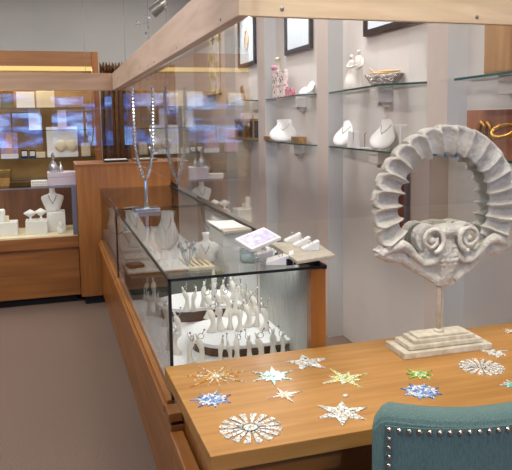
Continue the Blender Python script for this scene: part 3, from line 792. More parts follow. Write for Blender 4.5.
for rname, z, pts in rows:
    for i, px in enumerate(pts):
        p = P(px, 2, z)
        p.x = min(max(p.x, X0 + .045), X1 - .09); p.y = max(p.y, Y0c + .04)
        while any((p.x - q.x) ** 2 + (p.y - q.y) ** 2 < .043 ** 2 and abs(z - q.z) < .12 for q in occ): p.y += .012; p.x += .004
        zz = z
        if z == Zd:      # stay clear of the platforms
            if p.x > .60 and p.y > 2.73: p.y = 2.72
            while any((p.x - q.x) ** 2 + (p.y - q.y) ** 2 < .043 ** 2 for q in occ): p.y -= .012
        occ.append(Vector((p.x, p.y, z)))
        ordn = ['leftmost', 'second from left', 'third from left', 'fourth from left', 'fifth from left', 'sixth from left', 'seventh from left', 'eighth from left', 'ninth from left'][i]
        if i == len(pts) - 1: ordn = 'rightmost'
        lab = f'white porcelain ring holder, {ordn} in the {rname}'
        loc = (p.x, p.y, zz); rz = random.uniform(-2.4, 2.4)
        if not holders:
            proto.scale = (1.18,) * 3; proto.location = loc; proto.rotation_euler.z = rz; proto['label'] = lab; holders.append(proto)
        else: holders.append(clone(proto, lab, loc, rz, scale=random.uniform(1.08, 1.28)))
# tall single finger at the back
p = P((240, 305), 2, Zb + .0)
single('ring_finger', MB().lathe([(.02, 0), (.014, .02), (.012, .10), (.009, .13), (.002, .15)], 12).tube([(0, 0, .14), (.005, 0, .165)], .003, 5), 'porcelain', 'tallest slim white ring finger standing behind the rest', 'ring holder', (.86, 3.60, Zb), smooth=True)

# farther showcase contents
D2 = .70
def at2(px, Y): return P((px, 230), 1, Y).x
block('display_riser', 'low white riser near the front glass of the farther showcase', 'riser', .46, .70, 4.80, 5.05, D2, D2 + .04, 'white')
bust_slanted('necklace_bust', 'white curved necklace pad in farther showcase, left of the crystal stand', (.62, 5.2, D2), .30, .3, lean=.35)
bust_slanted('necklace_bust', 'tall white necklace pad in farther showcase, right of the crystal stand', (.80, 4.9, D2), .30, -.35, lean=.45)
bust_standing('necklace_bust', 'white necklace bust at the rear of the near showcase', (.955, 4.20, .737), .20, -.3)
bust_slanted('necklace_bust', 'low white necklace pad on the riser in the farther showcase', (.56, 4.86, D2 + .04), .14, -.2, lean=1.0)
bust_slanted('necklace_bust', 'far white necklace pad beside the tall wooden cabinet', (.52, 5.75, D2), .24, .2, lean=.5)
t = thing('earring_tray', 'white earring tray in the farther showcase beside the front glass', 'tray', (.56, 4.68, D2))
part('tray', MB().box(-.1, .1, -.09, .09, 0, .02), 'white', t, world=False, bevel=.003)
for i in range(8): part('stud', MB().blob((-.07 + .045 * (i % 4), -.04 + .07 * (i // 4), .023), .006, 6, 4), 'gem', t, world=False)
# crystal figurine pair on a clear stand on the near platform's tray
t = thing('crystal_figurine', 'tangle of clear crystal flowers on a white pad', 'figurine', (.80, 4.06, .737))
part('pad', MB().box(-.05, .05, -.06, .06, 0, .012), 'white', t, world=False)
mb = MB()
for k in range(9):
    a = k * .7; mb.tube([(0, 0, .012), (.03 * math.cos(a), .03 * math.sin(a), .08), (.05 * math.cos(a), .045 * math.sin(a), .12 + .02 * (k % 3))], .003, 5)
st = part('stems', mb, 'crystal', t, world=False)
for k in range(9):
    a = k * .7; part('flower', MB().blob((.05 * math.cos(a), .045 * math.sin(a), .125 + .02 * (k % 3)), .014, 6, 4), 'crystal', t, world=False)

# ================================================================== ON TOP OF THE NEAR COUNTER
TZ = CT + .003
def slab_thing(name, label, pts, z0, th, mat, cat, supports):
    cx = sum(p[0] for p in pts) / 4; cy = sum(p[1] for p in pts) / 4
    t = thing(name, label, cat, (cx, cy, TZ))
    part('board', MB().hull4(pts, pts, z0, z0 + th), mat, t, bevel=.003)
    for s_ in supports: part('foot', MB().box(*s_), 'black', t)
    return t
# linen covered board with ring wedges, overhanging the rear corner
zt = 1.125
A = [P(px, 2, zt) for px in ((297, 261), (335.7, 254.6), (318, 243), (269.5, 242))]
slab_thing('display_board', 'beige linen board on a black foot at the counter corner', [(p.x, p.y) for p in A], zt - .014, .014, 'mat_slab', 'display board',
           [(.90, 1.045, 2.47, 2.62, TZ, zt - .015)])
def wedge(label, px, z, ang, w=.085, d=.075, h=.035, n=1, group=None):
    p = P(px, 2, z)
    t = thing('ring_wedge', label, 'ring display', (p.x, p.y, z), ang, group)
    part('wedge', MB().prism([(-w / 2, 0), (w / 2, 0), (w / 2, h), (-w / 2, h * .25)], -d / 2, d / 2), 'white', t, world=False, bevel=.003)
    for k in range(n):
        y = -d / 2 + d * (k + .5) / n
        ring = [(.002 + .009 * math.cos(a), y, h * .68 + .006 + .009 * math.sin(a)) for a in [2 * PI * i / 14 for i in range(14)]]
        r = part('ring', MB().tube(ring, .0014, 6, True), 'gold' if k % 2 else 'silver', t, world=False)
        part('gem', MB().blob((.002, y, h * .68 + .017), .004, 6, 4), 'gem', r, world=False)
    return t
wedge('white ring wedge on the linen board, nearest the camera', (310, 250), zt, -.1, w=.075, d=.036, h=.042)
wedge('white ring wedge on the linen board, middle of three', (301.5, 246), zt, -.1, w=.075, d=.036, h=.042)
wedge('white ring wedge on the linen board, farthest of three', (292.5, 241.8), zt, -.1, w=.075, d=.036, h=.042)
wedge('white ring tray wedge on the counter before the linen board', (280, 263), TZ, -.35, w=.115, d=.085, h=.048, n=2)
wedge('white ring tray wedge on the counter, left and partly behind', (263, 257), TZ, -.35, w=.09, d=.05, h=.035, n=2)
# tilted purple sign with a jar beneath
p = P((252, 268), 2, TZ)
t = thing('glass_jar', 'glass jar with pale green label standing on the counter', 'jar', (P((253, 262), 2, TZ).x - .02, P((253, 262), 2, TZ).y, TZ))
part('jar', MB().lathe([(.034, 0), (.037, .006), (.037, .055), (.032, .06), (.032, .068)], 20), 'teal_glass', t, world=False, smooth=True)
part('label_band', MB().lathe([(.030, .002), (.030, .03)], 20), 'glow_jar', t, world=False, smooth=True)
bz = 1.175
Q = [P(px, 2, z) for px, z in (((238, 246), 1.17), ((272, 232.5), 1.20), ((275, 228), 1.21), ((262, 228), 1.20))]
sg = P((258, 239.5), 2, 1.175)
t = thing('tilted_sign', 'white framed purple print lying tilted above the glass jar', 'sign', (sg.x, sg.y, TZ), 0)
rot = Matrix.Translation(sg) @ Matrix.Rotation(.42, 4, 'Z') @ Matrix.Rotation(-.18, 4, 'Y') @ Matrix.Rotation(.30, 4, 'X')
part('frame', MB().box(-.085, .085, -.055, .055, -.009, .009).xf(rot), 'white', t, bevel=.004)
part('print', MB().box(-.07, .07, -.042, .042, .0093, .0105).xf(rot), 'purple_pic', t)
part('badge', MB().lathe([(.012, .0108), (.012, .012)], 18, sx=1.3, c=(-.01, -.01)).xf(rot), 'white', t)
part('prop', MB().box(sg.x - .02, sg.x + .06, sg.y - .01, sg.y + .04, TZ, 1.155), 'acrylic', t)
# rear tray near the corner with a clear box
zt2 = 1.16
A = [P(px, 2, zt2) for px in ((224, 231.5), (252, 228.5), (238, 222.5), (206, 219.5))]
t = slab_thing('display_board', 'long pale board raised on a grey box near rear edge', [(p.x, p.y) for p in A], zt2 - .015, .015, 'mat_slab', 'display board', [])
cx = sum(p.x for p in A) / 4; cy = sum(p.y for p in A) / 4
part('riser', MB().box(cx - .07, cx + .06, cy - .14, cy + .14, TZ, zt2 - .016), 'reeded', t)
part('white_pad', MB().box(cx - .08, cx + .05, cy - .12, cy + .12, zt2 + .001, zt2 + .007), 'white', t)
# small white displays at the rear of the counter
for px, lab in (((204, 217), 'tiny white display stand behind the pale board, left'), ((212, 219), 'tiny white display stand behind the pale board, right')):
    pass
# dark cable drooping over the counter
pts = [P((201, 208), 1, 3.7), P((204, 222), 1, 3.6), P((209, 238), 1, 3.5), P((219, 244), 1, 3.35)]
pts = [Vector((min(max(p.x, .78), 1.0), p.y, 0)) for p in pts]
for p_, z in zip(pts, (1.185, 1.11, TZ + .003, TZ + .003)): p_.z = z
pts.append(Vector((.88, 3.1, TZ + .003))); pts.append(Vector((.84, 2.75, TZ + .003)))
cur = []
for i in range(len(pts) - 1):
    for k in range(6): cur.append(pts[i].lerp(pts[i + 1], k / 6))
cur.append(pts[-1])
single('power_cord', MB().tube(cur, .0028, 6), 'cable', 'thin dark cord drooping across the counter top', 'cord', smooth=True)

# ================================================================== RIGHT WALL: PICTURES AND SHELVES
NB = RX + .12
def picture(y_far, y_near, z0, z1, label, gold):
    t = thing('framed_picture', label, 'picture', (NB - .01, (y_far + y_near) / 2, z0))
    f = .04
    part('frame', MB().box(NB - .03, NB - .002, y_near, y_far, z0, z0 + f).box(NB - .03, NB - .002, y_near, y_far, z1 - f, z1)
         .box(NB - .03, NB - .002, y_near, y_near + f, z0 + f, z1 - f).box(NB - .03, NB - .002, y_far - f, y_far, z0 + f, z1 - f), 'frame', t)
    part('print', MB().box(NB - .014, NB - .004, y_near + f, y_far - f, z0 + f, z1 - f), 'pic', t)
    ym = (y_far + y_near) / 2; zm = z0 + (z1 - z0) * (.42 if gold else .8)
    if gold:
        ring = [(NB - .016, ym + .07 * math.cos(a), zm + .10 * math.sin(a)) for a in [2 * PI * k / 24 for k in range(24)]]
        part('drawing', MB().tube(ring, .008, 6, True).tube([(NB - .016, ym, zm + .10), (NB - .016, ym, zm + .17)], .004, 6).tube([(NB - .016, ym - .03, zm - .04), (NB - .016, ym + .03, zm + .05)], .015, 6), 'leaf', t)
    else:
        part('drawing', MB().tube([(NB - .016, ym + .1, zm + .12), (NB - .016, ym, zm - .1), (NB - .016, ym - .1, zm + .12)], .006, 6), 'purple', t)
picture(8.78 * K, 8.02 * K, zk(2.385), zk(3.2), 'black framed picture of a gold oval pendant in the farthest niche', True)
picture(6.90 * K, 6.14 * K, zk(2.38), zk(3.2), 'black framed pale print in the middle niche', False)
picture(4.99 * K, 4.10 * K, zk(2.35), zk(3.15), 'black framed print above the silver bowl, mostly hidden', False)

def wall_shelf(y0, y1, z, midpx, label):
    """shelf between the niche sides, its front edge bowed out into the room"""
    t = thing('glass_wall_shelf', label, 'shelf', (RX + .06, (y0 + y1) / 2, z - .02), group='glass shelves in the right wall niches')
    m = P(midpx, 2, z)
    o = [(RX + .118, y0), (RX + .118, y1), (RX + .004, y1), (m.x, m.y), (m.x + .004, m.y - .02), (RX + .004, y0)]
    n = len(o)
    part('glass_slab', MB().add([(x, y, z - .012) for x, y in o] + [(x, y, z) for x, y in o], [tuple(range(n)), tuple(range(2 * n - 1, n - 1, -1))]).add([(x, y, zz) for x, y in o for zz in (z - .012, z)], [(2 * i, 2 * i + 1, (2 * i + 3) % (2 * n), (2 * i + 2) % (2 * n)) for i in range(n)], 1), ['shelf_glass', 'shelf_edge'], t)
    ym = m.y + .36 * (y1 - m.y)
    part('bracket', MB().box(NB - .10, NB - .002, ym - .06, ym + .06, z - .095, z - .0125).box(NB - .06, NB - .002, ym - .03, ym + .03, z - .125, z - .095), 'jamb', t, bevel=.002)
    return t
SU, SL = 1.875, 1.478
wall_shelf(6.23, 7.46, SU, (243, 99.5), 'upper glass shelf in the farthest niche under the gold pendant picture')
wall_shelf(6.23, 7.46, SL, (243, 139.5), 'lower glass shelf in the farthest niche carrying the brass lanterns')
wall_shelf(4.72, 5.99, SU, (297, 94.5), 'upper glass shelf in the middle niche carrying the floral boxes')
wall_shelf(4.72, 5.99, SL, (302, 144), 'lower glass shelf in the middle niche under the round necklace pad')
wall_shelf(3.17, 4.50, SU, (380, 84), 'upper glass shelf with the silver bowl and the couple figurine')
wall_shelf(3.17, 4.50, SL, (394, 152), 'lower glass shelf with two slanted necklace pads')
wall_shelf(1.33, 2.92, SU, (524, 69), 'upper glass shelf at the right edge under the burl block')
wall_shelf(1.33, 2.80, SL, (524, 162), 'lower glass shelf at the right edge holding the red-brown board')

SXm = RX + .03     # where things stand on the niche shelves
def SP(px, z): p = P((px, 100), 0, SXm); return p.y
# --- farthest niche
y = SP(242, 0)
t = thing('easel_frame', 'small gold leaning triangular easel on the farthest upper shelf', 'easel', (SXm, y, SU))
t.scale = (K, K, K)
part('panel', MB().prism([(-.10, 0), (.02, 0), (.09, .2), (.0, .22)], -.02, .0, None).xf(Matrix.Rotation(PI / 2, 4, 'Z')), 'gold', t, world=False)
part('leg', MB().tube([(0, -.04, .2), (0, -.16, 0)], .008, 6), 'brass', t, world=False)
def lantern(px0, px1, label):
    ya, yb = SP(px0, 0), SP(px1, 0); h = .27 * K; w_ = abs(ya - yb) / 2; ym = (ya + yb) / 2
    t = thing('brass_lantern', label, 'lantern', (SXm, ym, SL), group=None)
    mb = MB()
    for sx in (-.05, .04):
        for sy in (-w_, w_ - .02): mb.box(sx, sx + .012, sy, sy + .02, .02, h - .03)
    part('frame', mb.box(-.055, .055, -w_, w_, 0, .02).box(-.055, .055, -w_, w_, h - .03, h - .01), 'brass', t, world=False)
    part('dark_pane', MB().box(-.045, -.042, -w_ + .021, w_ - .021, .021, h - .031).box(-.045, .04, -w_ + .012, -w_ + .015, .021, h - .031), 'black', t, world=False)
    part('rose', MB().blob((-.05, 0, h * .45), (.01, .04, .07), 8, 6), 'gold', t, world=False)
    part('handle', MB().tube([(0, -.04, h - .01), (0, 0, h + .03), (0, .04, h - .01)], .005, 6), 'brass', t, world=False)
lantern(238.5, 247, 'brass lantern box on farthest lower shelf, left one')
lantern(248.5, 257.5, 'brass lantern box on farthest lower shelf, right one')
# --- middle niche, upper shelf
y = SP(276, 0)
t = thing('tall_bottle', 'tall olive bottle with ribbon behind the floral boxes', 'bottle', (SXm + .02, y, SU))
t.scale = (K, K, K)
part('bottle', MB().lathe([(.05, 0), (.055, .01), (.055, .25), (.03, .33), (.022, .36), (.022, .42), (.03, .425), (.03, .45)], 16), 'bottle', t, world=False, smooth=True)
part('ribbon', MB().blob((-.03, .02, .34), (.035, .07, .03), 8, 5).blob((-.03, .06, .27), (.02, .03, .07), 8, 5), 'pink', t, world=False, smooth=True)
for px0, px1, h, m_, lab in ((277, 282.5, .30 * K, 'floral', 'tall floral printed box, left of the pair'), (283.5, 289, .29 * K, 'floral', 'tall floral printed box, right of the pair'), (289.5, 296, .085 * K, 'pinkfloral', 'low pink floral box beside the tall floral boxes')):
    ya, yb = SP(px0, 0), SP(px1, 0)
    block('floral_box', lab, 'box', SXm - .045, SXm - .005, min(ya, yb), max(ya, yb), SU, SU + h, m_)
def wall_bust(px, z, h, label, rz, lean=.7, width=.9):
    return bust_slanted('necklace_bust', label, (SXm - .02, SP(px, 0), z), h, rz, lean=lean, width=width)
bust_slanted('necklace_bust', 'white slanted necklace pad beside the pink floral box', (SXm - .03, SP(306, 0), SU), .175, -1.1, lean=.95, width=.85)
# lower
bust_slanted('necklace_bust', 'broad round white necklace pad with pendant in the middle niche', (SXm - .04, SP(286, 0), SL), .25, -.5, lean=.75, width=1.15)
for px0, px1, h, lab in ((267, 272.5, .045, 'tiny brass box left of the round necklace pad'), (295, 303, .055, 'small brass box right of the round necklace pad')):
    ya, yb = SP(px0, 0), SP(px1, 0)
    block('brass_box', lab, 'box', SXm - .04, SXm + .03, min(ya, yb), max(ya, yb), SL, SL + h, 'brass')
# --- third niche
y = SP(355, 0)
t = thing('couple_figurine', 'white porcelain wedding couple figurine on the upper glass shelf', 'figurine', (SXm, y, SU), -.9)
t.scale = (K, K, K)
part('gown', MB().lathe([(.075, 0), (.078, .01), (.055, .09), (.03, .16), (.02, .185), (.028, .22), (.018, .245), (.010, .25)], 18, c=(-.03, 0)), 'porcelain', t, world=False, smooth=True)
part('groom', MB().lathe([(.035, 0), (.03, .02), (.03, .13), (.034, .2), (.036, .26), (.014, .285)], 16, c=(.03, .015), sy=.8), 'porcelain', t, world=False, smooth=True)
part('head', MB().blob((-.03, 0, .27), (.018, .02, .023)), 'porcelain', t, world=False, smooth=True)
part('head', MB().blob((.03, .01, .305), (.018, .02, .024)), 'porcelain', t, world=False, smooth=True)
part('arm', MB().tube([(-.05, 0, .23), (-.06, -.03, .19), (-.02, -.045, .18), (.03, -.03, .2)], .009, 8).tube([(.06, .01, .25), (.075, -.01, .2), (.03, -.03, .17)], .010, 8), 'porcelain', t, world=False, smooth=True)
y = SP(384, 0)
t = thing('silver_bowl', 'flared silver bowl embossed with flowers on the upper shelf', 'bowl', (SXm - .0, y, SU), .6)
t.scale = (.84, .66, .74)
o = [(-.10, 0), (.10, 0), (.135, .05), (.19, .105), (.165, .112), (.12, .10), (-.12, .10), (-.165, .112), (-.19, .105), (-.135, .05)]
part('bowl', MB().prism(o, -.055, .055)
     .xf(Matrix.Rotation(-PI / 2, 4, 'Z')), 'silver', t, world=False, bevel=.008, smooth=False)
for sy in (-.06, .06):
    mb = MB().blob((-.06, sy, .055), (.014, .018, .018), 8, 5)
    for k in range(6):
        a = k * PI / 3; mb.blob((-.058, sy + .028 * math.cos(a), .055 + .028 * math.sin(a)), (.01, .016, .016), 7, 5)
    part('flower_relief', mb, 'silver', t, world=False, smooth=True)
lf = MB().blob((0, .03, .125), (.02, .07, .012), 10, 6).blob((0, -.03, .135), (.015, .09, .010), 10, 6).tube([(0, .06, .12), (0, .10, .16)], .006, 6)
single('leaf_ornament', lf, 'leaf', 'tan carved leaf ornament resting across the silver bowl', 'ornament', (SXm - .0, y, SU - .042), .6, smooth=True)
bust_slanted('necklace_bust', 'white slanted necklace pad at the left of the lower shelf', (SXm - .03, SP(344, 0), SL), .235, -.85, lean=.78, width=.74)
bust_slanted('necklace_bust', 'white slanted necklace pad with dark pendant, right on the lower shelf', (SXm - .05, SP(386, 0), SL), .255, -.85, lean=.82, width=.74)
for px, lab in ((354.5, 'upright white earring slab on lower shelf, left of the pair'), (360.5, 'upright white earring slab on lower shelf, right of the pair')):
    p = SP(px, 0)
    single('earring_slab', MB().prism([(-.022, 0), (.022, 0), (.018, .11), (-.014, .12)], -.008, .008).xf(Matrix.Rotation(-.6, 4, 'Z')), 'white', lab, 'earring stand', (SXm - .03, p, SL), bevel=.002)
t = thing('earring_hook', 'little white hook stand with a gold earring', 'earring stand', (SXm - .03, SP(369, 0), SL), -.6)
t.scale = (K, K, K)
part('base', MB().box(-.06, .06, -.02, .02, 0, .012), 'white', t, world=False, bevel=.002)
part('hook', MB().tube([(0, 0, .012), (0, 0, .12), (.015, 0, .13)], .003, 6), 'gold', t, world=False)
t = thing('earring_tee', 'white T-shaped earring stand at the right of the lower shelf', 'earring stand', (SXm - .03, SP(405, 0), SL), -.6)
t.scale = (K, K, K)
part('post', MB().box(-.006, .006, -.006, .006, .008, .185), 'white', t, world=False)
part('bar', MB().box(-.05, .05, -.008, .008, .185, .2), 'white', t, world=False)
part('base', MB().box(-.035, .035, -.03, .03, 0, .008), 'white', t, world=False)
# --- nearest niche at the right edge of the frame
ya, yb = SP(489, 0), 1.9
block('burl_block', 'leaning light brown burl wood block on the right upper shelf', 'block', SXm - .05, SXm + .03, yb, P((492, 60), 0, SXm).y, SU, SU + .34 * K, 'burl', bevel=.01)
y1 = P((470, 130), 0, SXm + .05).y
t = thing('bracelet_board', 'red-brown wooden backboard holding gold bracelets at right edge', 'display board', (SXm + .04, 2.4, SL))
zt3 = P((480, 110), 0, SXm).z
part('backboard', MB().box(SXm + .03, SXm + .05, 1.8, y1, SL, zt3), 'redwood', t)
for px, r in ((481.5, .044), (487.5, .040)):
    c = P((px, 133), 0, SXm + .02)
    ring = [(c.x, c.y + r * .55 * math.cos(a), c.z + r * 1.2 * math.sin(a)) for a in [2 * PI * k / 20 for k in range(20)]]
    single('gold_bracelet', MB().tube(ring, .010, 8, True), 'gold', f'gold bracelet hung upright on the red-brown board, {"left" if px == 481 else "right"} of two', 'bracelet', smooth=True)
c = P((504, 131), 0, SXm + .0)
ring = [(c.x + .028 * math.sin(a), c.y + .075 * math.cos(a), c.z + .03 * math.sin(a)) for a in [2 * PI * k / 24 for k in range(24)]]
t = single('gold_bangle', MB().tube(ring, .012, 8, True), 'gold', 'thick gold bangle lying flat on a clear bar at right edge', 'bangle', smooth=True)
mb = MB(); 
block('white_pedestal', 'white slanted pedestal below the burl block at right edge', 'pedestal', SXm - .02, SXm + .02, 2.0, P((482, 90), 0, SXm).y, zt3 + .001, SU - .195 * K, 'white')

# ================================================================== MIRROR SCULPTURE
AY = 2.25
AZ = P((446, 205), 1, AY)
bc = Vector((AZ.x - .026, AY, DZ)); ang = -.03
t = thing('carved_mirror', 'round fluted stone mirror with scrolls on a stepped plinth', 'mirror', bc, ang)
for w_, d_, z0, z1, nm in ((.40, .165, 0, .024, 'plinth_slab'), (.335, .125, .026, .044, 'plinth_step'), (.28, .10, .044, .060, 'plinth_step'), (.235, .08, .060, .070, 'plinth_cap')):
    part(nm, MB().hull4(quad(0, 0, w_, d_, 0), quad(0, 0, w_ * .985, d_ * .97, 0), z0, z1), 'stone_dark', t, world=False, bevel=.003)
rc = Vector((.020, 0, AZ.z - DZ))
part('collar', MB().lathe([(.022, .070), (.02, .078), (.012, .082)], 14, c=(0, 0)), 'stone_dark', t, world=False, smooth=True)
part('rod', MB().lathe([(.0115, .082), (.0125, .25), (.0125, AZ.z - DZ - .33)], 14, c=(0, 0)), 'stone_dark', t, world=False, smooth=True)
NF = 26
def ringmesh():
    vs = []; na, nr = 260, 14
    a0, a1 = math.radians(-36), math.radians(216)
    for i in range(na + 1):
        a = a0 + (a1 - a0) * i / na
        w_ = a * NF / (2 * PI) + .12 * math.sin(2.3 * a + 1)
        ph = w_ % 1.0
        crest = abs(2 * ph - 1) ** 3.2              # ridge at ph=0, hollow in between
        k2 = math.sin(int(w_) * 12.9898) * .5       # every flute a little different
        ro = .303 + .018 * (1 - crest) ** .5 + .006 * k2 - .008 * crest ** 4
        ri = .212 - .016 * crest + .004 * k2
        loop = []
        for k in range(nr):
            u = k / (nr - 1); r = ri + (ro - ri) * u
            y = -(.002 + .006 * math.sin(PI * (.05 + .75 * u)) + .026 * max(0, (u - .55) / .45) ** 2 * (1 - .7 * max(0, (u - .9) / .1)) + (.050 + .010 * k2) * crest * (math.sin(PI * (.12 + .72 * u)) ** .6))
            loop.append((r, y))
        loop += [(ro - .002, .022), (ro - .03, .034), (ri + .02, .030), (ri + .001, .012)]
        for r, y in loop:
            aa = a + .35 * (r - .25)                # flutes sweep slightly
            vs.append((r * math.cos(aa), y, r * math.sin(aa)))
    L = nr + 4
    fs = [(i * L + k, i * L + (k + 1) % L, (i + 1) * L + (k + 1) % L, (i + 1) * L + k) for i in range(na) for k in range(L)]
    fs += [tuple(range(L - 1, -1, -1)), tuple(na * L + k for k in range(L))]
    return MB().add(vs, fs)
RX4 = Matrix.Translation(rc)
mb = ringmesh()
for sx in (-1, 1):
    cx, cz = .083 * sx, -.128
    # thick curling lip on the front face of each scroll
    pts = []; rad = []
    for i in range(48):
        u = i / 47; a = -PI * .45 + u * 2.55 * PI
        r = .052 - .030 * u
        pts.append((cx - sx * r * math.cos(a), -.056 + .010 * u, cz + r * math.sin(a))); rad.append(.0105 * (1 - .3 * u))
    mb.tube(pts, rad, 8)
    mb.blob((cx, -.044, cz - .002), (.014, .014, .014), 12, 8)
    mb.tube([(cx, -.026, cz), (cx, .034, cz + .004)], [.056, .052], 24)          # the roll going back
    mb.tube([(cx, .012, cz), (cx, .022, cz)], [.057, .057], 24)
    # waving leaf running from the ring end under the scroll
    L_ = [(sx * .285, -.012, -.178), (sx * .245, -.026, -.155), (sx * .205, -.036, -.140), (sx * .175, -.034, -.160), (sx * .145, -.030, -.195), (sx * .108, -.032, -.222), (sx * .068, -.034, -.222), (sx * .038, -.034, -.198), (sx * .026, -.032, -.160)]
    mb.tube(L_, [.014, .018, .020, .018, .015, .014, .014, .013, .010], 10)
    L2 = [(sx * .295, .000, -.165), (sx * .25, -.002, -.190), (sx * .19, -.004, -.200), (sx * .135, -.006, -.238), (sx * .085, -.008, -.270), (sx * .035, -.010, -.305)]
    mb.tube(L2, [.026, .026, .024, .022, .022, .020], 10)
mb.blob((0, -.016, -.100), (.085, .036, .030), 16, 10)
mb.blob((0, -.012, -.215), (.046, .034, .115), 20, 14)
half = [(.0, -.335), (.035, -.325), (.06, -.300), (.12, -.250), (.18, -.205), (.26, -.195), (.31, -.165), (.24, -.150), (.205, -.14), (.15, -.19), (.11, -.19), (.06, -.10), (.0, -.085)]
out = half + [(-x, z) for x, z in half[-2:0:-1]]
mb.prism(out, -.020, .030)
for i in range(9):     # overlapping scales down the middle pod
    z = -.165 - i * .0175; wd = .040 * math.sin(PI * (.30 + .62 * (i + 1) / 10))
    n_ = 3 + (i % 2)
    for k in range(n_): mb.blob(((k - (n_ - 1) / 2) * 2 * wd / n_, -.041 + .004 * abs(i - 3) ** 1.2 * .9 + .010 * abs(k - (n_ - 1) / 2) / n_, z), (wd / n_ * 1.05, .012, .011), 8, 6)
mb.xf(RX4)
st = part('stone_carving', mb, 'stone', t, world=False, smooth=True)
rm = st.modifiers.new('fuse', 'REMESH'); rm.mode = 'VOXEL'; rm.voxel_size = .0034; rm.use_smooth_shade = True
sm = st.modifiers.new('soften', 'SMOOTH'); sm.factor = .5; sm.iterations = 1
tex = bpy.data.textures.new('pits', 'CLOUDS'); tex.noise_scale = .018
dm = st.modifiers.new('pitting', 'DISPLACE'); dm.texture = tex; dm.strength = .006; dm.texture_coords = 'LOCAL'
part('mirror_glass', MB().lathe([(.235, -.003), (.235, .003)], 64).xf(RX4 @ Matrix.Translation((0, .040, 0)) @ Matrix.Rotation(PI / 2, 4, 'X')), 'mirror', t, world=False)

# ================================================================== MOSAIC STARS ON THE DESK
def star(name, label, px, rx_px, n, mat, cmat, inner, cr, rot=0, ry=None, alt=1.0, wheel=False, cat='mosaic star', gap=0.0):
    c = P(px, 2, DZ); e = P((px[0] + rx_px, px[1]), 2, DZ); r = (e - c).length
    t = thing(name, label, cat, (c.x, c.y, DZ), rot, 'mosaic stars laid on the desk')
    th = .004
    for k in range(n):
        a = 2 * PI * k / n; L = r * (alt if k % 2 else 1.0) * random.uniform(.94, 1.04)
        wdt = 2 * PI / n * (.5 - gap)
        if wheel:
            pts = [(cr * 1.15 * math.cos(a - wdt), cr * 1.15 * math.sin(a - wdt)), (r * math.cos(a - wdt), r * math.sin(a - wdt)), (r * 1.02 * math.cos(a), r * 1.02 * math.sin(a)), (r * math.cos(a + wdt), r * math.sin(a + wdt)), (cr * 1.15 * math.cos(a + wdt), cr * 1.15 * math.sin(a + wdt))]
        else:
            ri = r * inner
            pts = [(cr * 1.02 * math.cos(a - wdt * .8), cr * 1.02 * math.sin(a - wdt * .8)), (ri * math.cos(a - wdt), ri * math.sin(a - wdt)), (L * math.cos(a), L * math.sin(a)), (ri * math.cos(a + wdt), ri * math.sin(a + wdt)), (cr * 1.02 * math.cos(a + wdt * .8), cr * 1.02 * math.sin(a + wdt * .8))]
        m_ = len(pts)
        part('ray', MB().add([(x, y, 0) for x, y in pts] + [(x, y, th) for x, y in pts], [tuple(range(m_ - 1, -1, -1)), tuple(range(m_, 2 * m_))] + [(i, (i + 1) % m_, (i + 1) % m_ + m_, i + m_) for i in range(m_)]), STAR[mat], t, world=False)
    if wheel: part('centre_rim', MB().tube([(cr * 1.12 * math.cos(2 * PI * k / 20), cr * 1.12 * math.sin(2 * PI * k / 20), .003) for k in range(20)], .0022, 6, True), 'cable', t, world=False)
    part('centre', MB().lathe([(cr, 0), (cr, th + .001), (cr * .6, th + .002)], 12), STAR[cmat], t, world=False)
    return t
star('mosaic_sunburst', 'gold and orange mosaic sunburst near the glass showcase corner', (216, 376.5), 36, 14, 'gold', 'goldc', .22, .012, .1, alt=.68, gap=.16)
star('mosaic_star', 'blue and white mosaic star at the left edge of desk', (212, 400), 21, 14, 'blue', 'blue', .5, .012, .2, alt=.75)
star('mosaic_rosette', 'large white mosaic wheel with flat-ended rays, front left', (250.5, 428.5), 31, 16, 'white', 'white', .3, .022, 0, wheel=True, gap=.20)
star('mosaic_star', 'white and green-teal mosaic star right of the gold sunburst', (273, 376.5), 24, 12, 'teal', 'teal', .42, .010, .25, alt=.62)
star('mosaic_star', 'small champagne mosaic star below the teal one', (284.5, 395.5), 19, 8, 'tan', 'tan', .28, .007, .1, alt=.5)
star('mosaic_star', 'white five-pointed mosaic star nearest the wooden corner post', (307, 363), 23, 5, 'white', 'white', .42, .016, 1.45)
star('mosaic_star', 'cream yellow mosaic star with green centre mid desk', (345.5, 379), 29, 8, 'lime', 'green', .3, .008, .15, alt=.6)
star('mosaic_star', 'large white six-pointed mosaic star nearest the teal chair', (342, 413.5), 29, 6, 'white', 'white', .42, .018, .1, alt=.9)
star('mosaic_star', 'green and yellow mosaic star in front of the mirror plinth', (419.5, 375), 18, 8, 'green', 'teal', .35, .008, .3, alt=.75)
star('mosaic_star', 'dark blue and white mosaic burst touching the teal chair outline', (422, 392), 22, 16, 'blue', 'blue', .6, .012, .1, alt=.75)
star('mosaic_rosette', 'white mosaic wheel to the right of the mirror plinth', (481.5, 367.5), 22, 16, 'white', 'white', .3, .014, .1, wheel=True, gap=.20)
star('mosaic_star', 'small white four-pointed mosaic star behind the right wheel', (495, 353.5), 16, 6, 'white', 'white', .4, .008, .1, alt=.7)
star('mosaic_star', 'teal mosaic star cut by the right edge of photo', (514, 386), 15, 10, 'teal', 'teal', .4, .008, .2, alt=.7)
star('mosaic_star', 'cream mosaic star at the far right end of desk', (513, 332), 13, 8, 'tan', 'tan', .3, .006, .2, alt=.6)
p = P((345.5, 396.5), 2, DZ)
single('white_pebble', MB().lathe([(.006, 0), (.009, .002), (.007, .006), (.002, .008)], 10, sx=1.3), 'porcelain', 'tiny white pebble beside the cream yellow star', 'pebble', (p.x, p.y, DZ), smooth=True)

